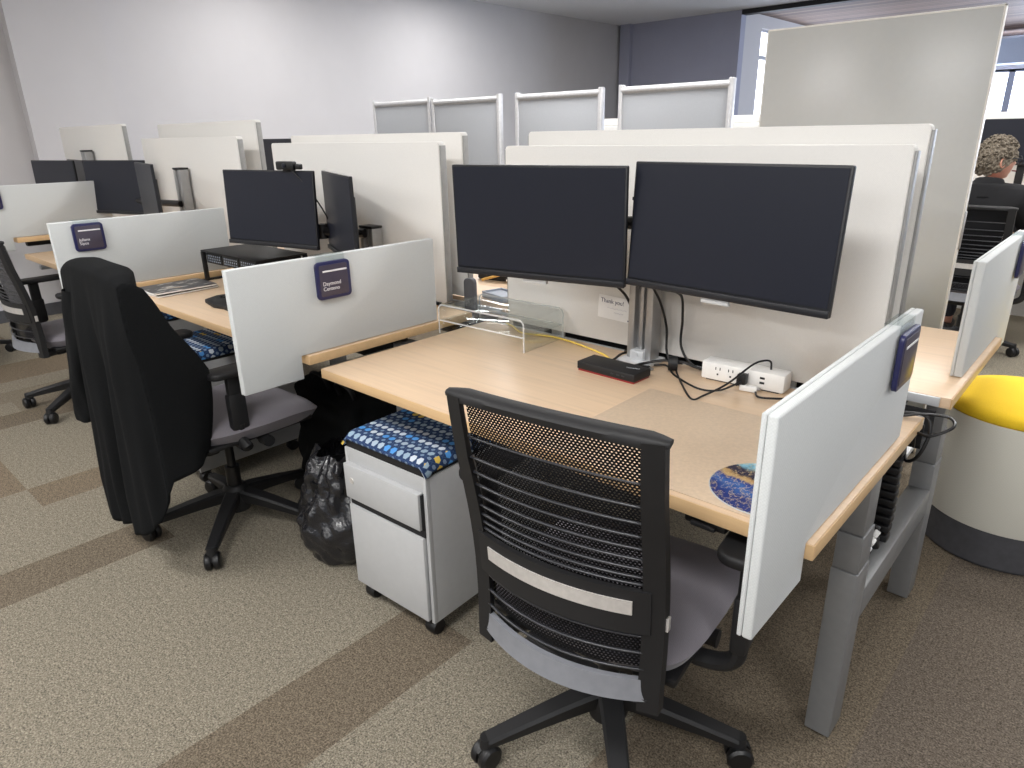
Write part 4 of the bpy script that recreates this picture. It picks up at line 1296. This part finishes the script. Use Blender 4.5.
# ================================================================== WHITEBOARD
def whiteboard():
    x0, x1, y, z1 = -1.035, -0.215, 2.0, 1.772
    o = thing('whiteboard', 'tall standing whiteboard rising behind the panels', 'whiteboard', ((x0 + x1) / 2, y, 0), 0)
    w = x1 - x0
    MB().box((0, 0.012, (0.14 + z1) / 2), (w - 0.010, 0.026, z1 - 0.15), 0.001).build('panel', M['whiteboard'], o)
    f = MB()
    for s in (-1, 1): f.box((s * (w / 2 - 0.003), 0.014, (0.13 + z1) / 2), (0.006, 0.032, z1 - 0.13), 0.001)
    for z in (0.136, z1 - 0.003): f.box((0, 0.014, z), (w, 0.032, 0.006), 0.001)
    f.build('frame', M['wb_frame'], o)
    MB().box((w / 2 + 0.002, 0.014, 1.02), (0.006, 0.022, 0.14), 0.002).build('grip', M['alu'], o)
    for s in (-1, 1):
        b = MB().box((s * (w / 2 - 0.06), 0.014, 0.09), (0.04, 0.03, 0.10), 0.003).box((s * (w / 2 - 0.06), 0.014, 0.05), (0.04, 0.50, 0.025), 0.004)
        b.build('foot', M['alu_light'], o)
        for q in (-1, 1):
            MB().lathe([(0.0, -0.012), (0.019, -0.012), (0.021, -0.008), (0.021, 0.008), (0.019, 0.012), (0.0, 0.012)], (s * (w / 2 - 0.06), 0.014 + q * 0.22, 0.021), 18, 'x', cap=False).box((s * (w / 2 - 0.06), 0.014 + q * 0.22, 0.036), (0.03, 0.02, 0.012), 0.003).build('caster', M['black'], o)
whiteboard()

# ================================================================== ROLLING ACOUSTIC SCREENS
def acoustic(label, x0, x1, y, z1):
    o = thing('acoustic_screen', label, 'room divider', ((x0 + x1) / 2, y, 0), 0, 'grey rolling screens with silver frames')
    w = x1 - x0
    MB().box((0, 0, (0.18 + z1) / 2), (w - 0.05, 0.025, z1 - 0.21), 0.003).build('felt_panel', M['felt'], o)
    f = MB()
    for s in (-1, 1):
        f.box((s * (w / 2 - 0.016), 0, (0.06 + z1) / 2), (0.030, 0.045, z1 - 0.06), 0.006)
    f.cyl((-w / 2 + 0.02, 0, z1 - 0.035), (w / 2 - 0.02, 0, z1 - 0.035), 0.024, seg=16)
    f.cyl((-w / 2 + 0.02, 0, 0.17), (w / 2 - 0.02, 0, 0.17), 0.018, seg=14)
    f.build('frame', M['screenframe'], o)
    for s in (-1, 1):
        MB().box((s * (w / 2 - 0.016), 0, 0.05), (0.03, 0.42, 0.025), 0.005).build('foot', M['screenframe'], o)
        for q in (-1, 1):
            MB().lathe([(0.0, -0.011), (0.018, -0.011), (0.02, -0.008), (0.02, 0.008), (0.018, 0.011), (0.0, 0.011)], (s * (w / 2 - 0.016), q * 0.19, 0.020), 16, 'x', cap=False).box((s * (w / 2 - 0.016), q * 0.19, 0.034), (0.026, 0.02, 0.012), 0.002).build('caster', M['black'], o)
    return o
acoustic('grey rolling screen in a silver frame, first from the left wall', -5.01, -4.25, 3.0, 1.682)
acoustic('grey rolling screen touching the first one, second from the left wall', -4.235, -3.475, 3.0, 1.670)
acoustic('grey rolling screen standing alone in the middle, third from the left wall', -3.32, -2.55, 3.0, 1.668)
acoustic('grey rolling screen nearest the white board and window', -2.42, -1.635, 3.0, 1.672)

# distant equipment tops behind the screens
def copier(label, x, y, z):
    o = thing('copier', label, 'copier', (x, y, 0), R(8), 'white copiers along the far side')
    MB().box((0, 0, z / 2), (0.6, 0.6, z), 0.02).build('body', M['white_pl'], o)
    MB().box((0.16, -0.18, z + 0.03), (0.16, 0.12, 0.05), 0.01).build('control_panel', M['greybox'], o)
    MB().box((-0.08, 0.02, z + 0.03), (0.40, 0.40, 0.06), 0.015).build('lid', M['white_pl'], o)
    MB().box((0, -0.302, z * 0.72), (0.4, 0.01, 0.05), 0.003).build('paper_slot', M['black'], o)
copier('white copier top showing between the third and fourth rolling screens', -3.28, 4.6, 1.44)
copier('white copier top showing right of the fourth rolling screen', -2.30, 4.9, 1.44)

# ================================================================== FAR RIGHT WORKSTATION WITH PERSON
t = thing('desk', 'pale desk at which the person with grey hair sits', 'desk', (-0.1, 4.93, 0.74), 0)
MB().box((0, 0, -0.0145), (1.5, 0.70, 0.028), 0.002).build('tabletop', M['maple'], t)
for s in (-1, 1):
    MB().box((s * 0.70, 0.02, -0.384), (0.06, 0.5, 0.71), 0.004).build('leg', M['legpaint'], t)
spine('pale panel behind the monitor of the person with grey hair', -0.775, 0.65, 5.38, 5.415, 0.0, 1.478, 'panels at the far right desk')
mm = monitor('black monitor in front of the person with grey hair', -0.465, 5.20, 1.272, 0.0, 0.0, bar=False, stand=0.74)

def person():
    hx, hy = -0.472, 4.08
    o = thing('person', 'seated person with short grey curly hair, glasses and a black shirt, turned away', 'person', (hx, hy, 0), 0)
    J = {}
    def P(n, x, y, z): J[n] = (x, y, z)
    # joints relative to the seat centre; torso faces +y
    names = ['pelvis', 'waist', 'chest', 'upchest', 'neck', 'neck2',
             'shL', 'elL', 'wrL', 'hdL', 'shR', 'elR', 'wrR', 'hdR',
             'hpL', 'knL', 'anL', 'toL', 'hpR', 'knR', 'anR', 'toR']
    pos = [(0, -0.06, 0.56), (0, -0.075, 0.68), (0, -0.07, 0.84), (0, -0.06, 0.965), (0.005, -0.035, 1.04), (0.012, -0.01, 1.10),
           (-0.175, -0.055, 0.985), (-0.235, 0.10, 0.80), (-0.12, 0.34, 0.79), (-0.09, 0.40, 0.785),
           (0.175, -0.055, 0.985), (0.245, 0.10, 0.80), (0.14, 0.34, 0.79), (0.11, 0.40, 0.785),
           (-0.10, 0.0, 0.545), (-0.14, 0.40, 0.535), (-0.14, 0.42, 0.11), (-0.15, 0.52, 0.05),
           (0.10, 0.0, 0.545), (0.14, 0.40, 0.535), (0.14, 0.42, 0.11), (0.15, 0.52, 0.05)]
    rad = [0.145, 0.13, 0.15, 0.12, 0.062, 0.056, 0.072, 0.05, 0.032, 0.03, 0.072, 0.05, 0.032, 0.03,
           0.09, 0.062, 0.042, 0.036, 0.09, 0.062, 0.042, 0.036]
    idx = {n: i for i, n in enumerate(names)}
    ed = [('pelvis', 'waist'), ('waist', 'chest'), ('chest', 'upchest'), ('upchest', 'neck'), ('neck', 'neck2'),
          ('upchest', 'shL'), ('shL', 'elL'), ('elL', 'wrL'), ('wrL', 'hdL'), ('upchest', 'shR'), ('shR', 'elR'), ('elR', 'wrR'), ('wrR', 'hdR'),
          ('pelvis', 'hpL'), ('hpL', 'knL'), ('knL', 'anL'), ('anL', 'toL'), ('pelvis', 'hpR'), ('hpR', 'knR'), ('knR', 'anR'), ('anR', 'toR')]
    def skin(name, sel, grow, mat, subd=2, cut=None):
        ids = [n for n in names if n in sel]
        me = bpy.data.meshes.new(name)
        mp = {n: i for i, n in enumerate(ids)}
        me.from_pydata([pos[idx[n]] for n in ids], [(mp[a], mp[b]) for a, b in ed if a in mp and b in mp], [])
        ob = bpy.data.objects.new(name, me); COL.objects.link(ob); ob.parent = o
        sk = ob.modifiers.new('skin', 'SKIN'); sk.use_smooth_shade = True
        for n in ids:
            v = me.skin_vertices[0].data[mp[n]]
            r = rad[idx[n]] + grow
            k = 0.80 if (name == 'body' and n in ('waist', 'chest', 'upchest', 'pelvis', 'shL', 'shR', 'hpL', 'hpR')) else 1.0
            v.radius = (r * k, r * k * (0.72 if n in ('waist', 'chest', 'upchest', 'pelvis') else 1.0))
            v.use_root = (n == ids[0])
        sb = ob.modifiers.new('sub', 'SUBSURF'); sb.levels = subd; sb.render_levels = subd
        me.materials.append(mat)
        return ob
    skin('body', names, 0.0, M['skin'])
    rad[4] = 0.060
    skin('shirt', ['pelvis', 'waist', 'chest', 'upchest', 'neck', 'shL', 'elL', 'shR', 'elR', 'wrL', 'wrR'], 0.014, M['shirt'])
    skin('trousers', ['pelvis', 'hpL', 'knL', 'anL', 'hpR', 'knR', 'anR'], 0.010, M['trouser'])
    for s in (-1, 1):
        MB().lathe([(0.0, -0.11), (0.034, -0.10), (0.042, -0.03), (0.045, 0.06), (0.034, 0.13), (0.0, 0.15)], (s * 0.145, 0.48, 0.047), 20, 'y', cap=False).build('shoe', M['shoe'], o)
    def collar(u, v):
        a = 2 * math.pi * u
        r = 0.118 - 0.044 * v
        return (0.008 + r * math.cos(a), -0.03 + 0.02 * v + r * 0.95 * math.sin(a), 0.985 + 0.095 * v - 0.02 * math.sin(a) * v)
    cq = MB().grid(collar, 32, 8, True).build('collar', M['shirt'], o, angle=180)
    md = cq.modifiers.new('thick', 'SOLIDIFY'); md.thickness = 0.006
    # fingers
    for s in (-1, 1):
        m = MB()
        bx, by, bz = s * 0.095, 0.425, 0.783
        for k, ln in enumerate((0.062, 0.075, 0.080, 0.072)):
            x = bx + s * (0.03 - k * 0.019)
            m.tube([(x, by, bz), (x, by + ln * 0.5, bz + 0.006), (x, by + ln * 0.85, bz - 0.006), (x - s * 0.002, by + ln, bz - 0.018)], [0.0095, 0.0088, 0.008, 0.006], 10)
        m.tube([(bx - s * 0.025, by - 0.035, bz), (bx - s * 0.05, by - 0.005, bz - 0.006), (bx - s * 0.058, by + 0.022, bz - 0.012)], [0.011, 0.0095, 0.007], 10)
        m.box((bx, by - 0.015, bz), (0.078, 0.085, 0.026), 0.012)
        m.build('hand', M['skin'], o)
    # head: facing mostly right, slightly away
    face = R(36)
    H = Matrix.Translation((0.018, 0.012, 1.190)) @ Matrix.Rotation(face - math.pi / 2, 4, 'Z')   # local +y = face direction
    hd = MB()
    def head(u, v):
        th = math.pi * v; a = 2 * math.pi * u
        x, y, z = math.sin(th) * math.cos(a), math.sin(th) * math.sin(a), math.cos(th)
        X = x * 0.076; Y = y * 0.098; Z = z * 0.118
        if z < -0.1:
            k = (-z - 0.1) / 0.9
            X *= 1 - 0.30 * k; Y = Y * (1 - 0.12 * k) + 0.022 * k
        if y > 0.5 and abs(x) < 0.5:                      # brow / nose / lips / chin relief
            g = math.exp(-(x / 0.16) ** 2)
            Y += g * (0.020 * math.exp(-((z + 0.16) / 0.12) ** 2) + 0.006 * math.exp(-((z - 0.20) / 0.08) ** 2)
                      + 0.005 * math.exp(-((z + 0.50) / 0.06) ** 2) + 0.010 * math.exp(-((z + 0.82) / 0.12) ** 2))
            e = math.exp(-((abs(x) - 0.38) / 0.14) ** 2) * math.exp(-((z - 0.03) / 0.09) ** 2)
            Y -= 0.010 * e
        return (X, Y, Z)
    hd.grid(head, 48, 36, True)
    bmesh.ops.remove_doubles(hd.bm, verts=hd.bm.verts[:], dist=0.0004)
    hd.xf(H).build('head', M['skin'], o, angle=180)
    for s in (-1, 1):
        ear = MB()
        ear.lathe([(0.0, 0.0), (0.012, 0.004), (0.018, 0.010), (0.021, 0.004), (0.018, -0.006), (0.0, -0.008)], (0, 0, 0), 20, 'x', cap=False)
        ear.xf(H @ Matrix.Translation((s * 0.077, -0.004, -0.012)) @ Matrix.Rotation(s * 0.35, 4, 'Z') @ Matrix.Diagonal((s * 1.0, 0.85, 1.5, 1)))
        ear.build('ear', M['skin'], o, angle=180)
        MB().lathe([(0.0, -0.011), (0.008, -0.008), (0.011, 0.0), (0.008, 0.008), (0.0, 0.011)], (0, 0, 0), 16, cap=False).xf(H @ Matrix.Translation((s * 0.030, 0.083, 0.005))).build('eye', M['paper'], o)
    MB().box((0, 0.112, -0.062), (0.042, 0.006, 0.007), 0.003).xf(H).build('mouth', M['red'], o)
    # curly hair cap
    rnd = random.Random(21)
    hb = MB()
    def hair(u, v):
        th = math.pi * 0.74 * v; a = 2 * math.pi * u
        x, y, z = math.sin(th) * math.cos(a), math.sin(th) * math.sin(a), math.cos(th)
        front = max(0, y)
        zcut = -0.78 + 1.0 * front ** 0.7 + 0.62 * (abs(x) ** 3) * (y > -0.35)
        zz = max(z, zcut)
        sc = math.sqrt(max(1e-4, 1 - zz * zz)) / max(1e-3, math.sqrt(max(1e-4, 1 - z * z))) if zz > z else 1
        k = 1.10 + 0.035 * math.sin(11 * a + 17 * v) + 0.035 * math.sin(19 * v * 3 + 7 * a) + 0.025 * math.sin(23 * a - 31 * v)
        return (x * 0.077 * k * sc, y * 0.099 * k * sc - 0.002, zz * 0.120 * k + 0.004)
    hb.grid(hair, 90, 46, True)
    bmesh.ops.remove_doubles(hb.bm, verts=hb.bm.verts[:], dist=0.0004)
    hb.xf(H)
    for k in range(260):                                  # curls standing off the cap
        a = rnd.uniform(0, 6.283); z = rnd.uniform(-0.45, 0.98)
        s = math.sqrt(1 - z * z); x, y = s * math.cos(a), s * math.sin(a)
        if y > 0.25 and z < 0.45: continue
        if abs(x) > 0.75 and z < 0.1 and y > -0.3: continue
        c = Vector((x * 0.088, y * 0.113, z * 0.136 + 0.004))
        n = Vector((x, y, z)); t1 = n.orthogonal().normalized(); t2 = n.cross(t1)
        q = rnd.uniform(0, 6.28); rr = rnd.uniform(0.007, 0.013)
        pts = [H @ (c + (t1 * math.cos(q + w) + t2 * math.sin(q + w)) * rr + n * (0.003 * w)) for w in (0, 0.9, 1.8, 2.7, 3.6)]
        hb.tube(pts, [0.004, 0.0055, 0.0055, 0.0045, 0.002], 5)
    hb.build('hair', M['hair'], o, angle=180)
    g = MB()
    for s in (-1, 1):
        g.tube([(s * 0.078, -0.012, 0.012), (s * 0.078, 0.06, 0.012), (s * 0.066, 0.104, 0.012)], 0.0035, 6)
        c = [(s * 0.036 + 0.028 * math.cos(w), 0.110, 0.004 + 0.021 * math.sin(w)) for w in [2 * math.pi * k / 16 for k in range(17)]]
        g.tube(c, 0.0032, 6)
    g.tube([(-0.009, 0.112, 0.008), (0.009, 0.112, 0.008)], 0.003, 6)
    g.xf(H).build('glasses', M['black'], o)
    return o
person()

# ================================================================== CAMERA, WORLD, VIEW
cam = bpy.data.cameras.new('camera'); co = bpy.data.objects.new('camera', cam); COL.objects.link(co)
co.location = (0.28933, -1.04964, 1.38975)
co.rotation_euler = (1.2206535, 0.0172518, 0.7347756)
cam.sensor_fit = 'HORIZONTAL'; cam.sensor_width = 36.0
cam.lens = 685.537 / 1024 * 36.0
cam.clip_start = 0.02; cam.clip_end = 100
SC.camera = co

w = bpy.data.worlds.new('office surroundings'); SC.world = w; w.use_nodes = True
bg = w.node_tree.nodes['Background']; bg.inputs[0].default_value = (0.86, 0.92, 1.0, 1); bg.inputs[1].default_value = 0.42

vs = SC.view_settings
vs.view_transform = 'Standard'; vs.look = 'None'; vs.gamma = 1.0; vs.exposure = 0.0; vs.use_curve_mapping = False
SC.cycles.max_bounces = 8; SC.cycles.transparent_max_bounces = 12
SC.cycles.use_denoising = True
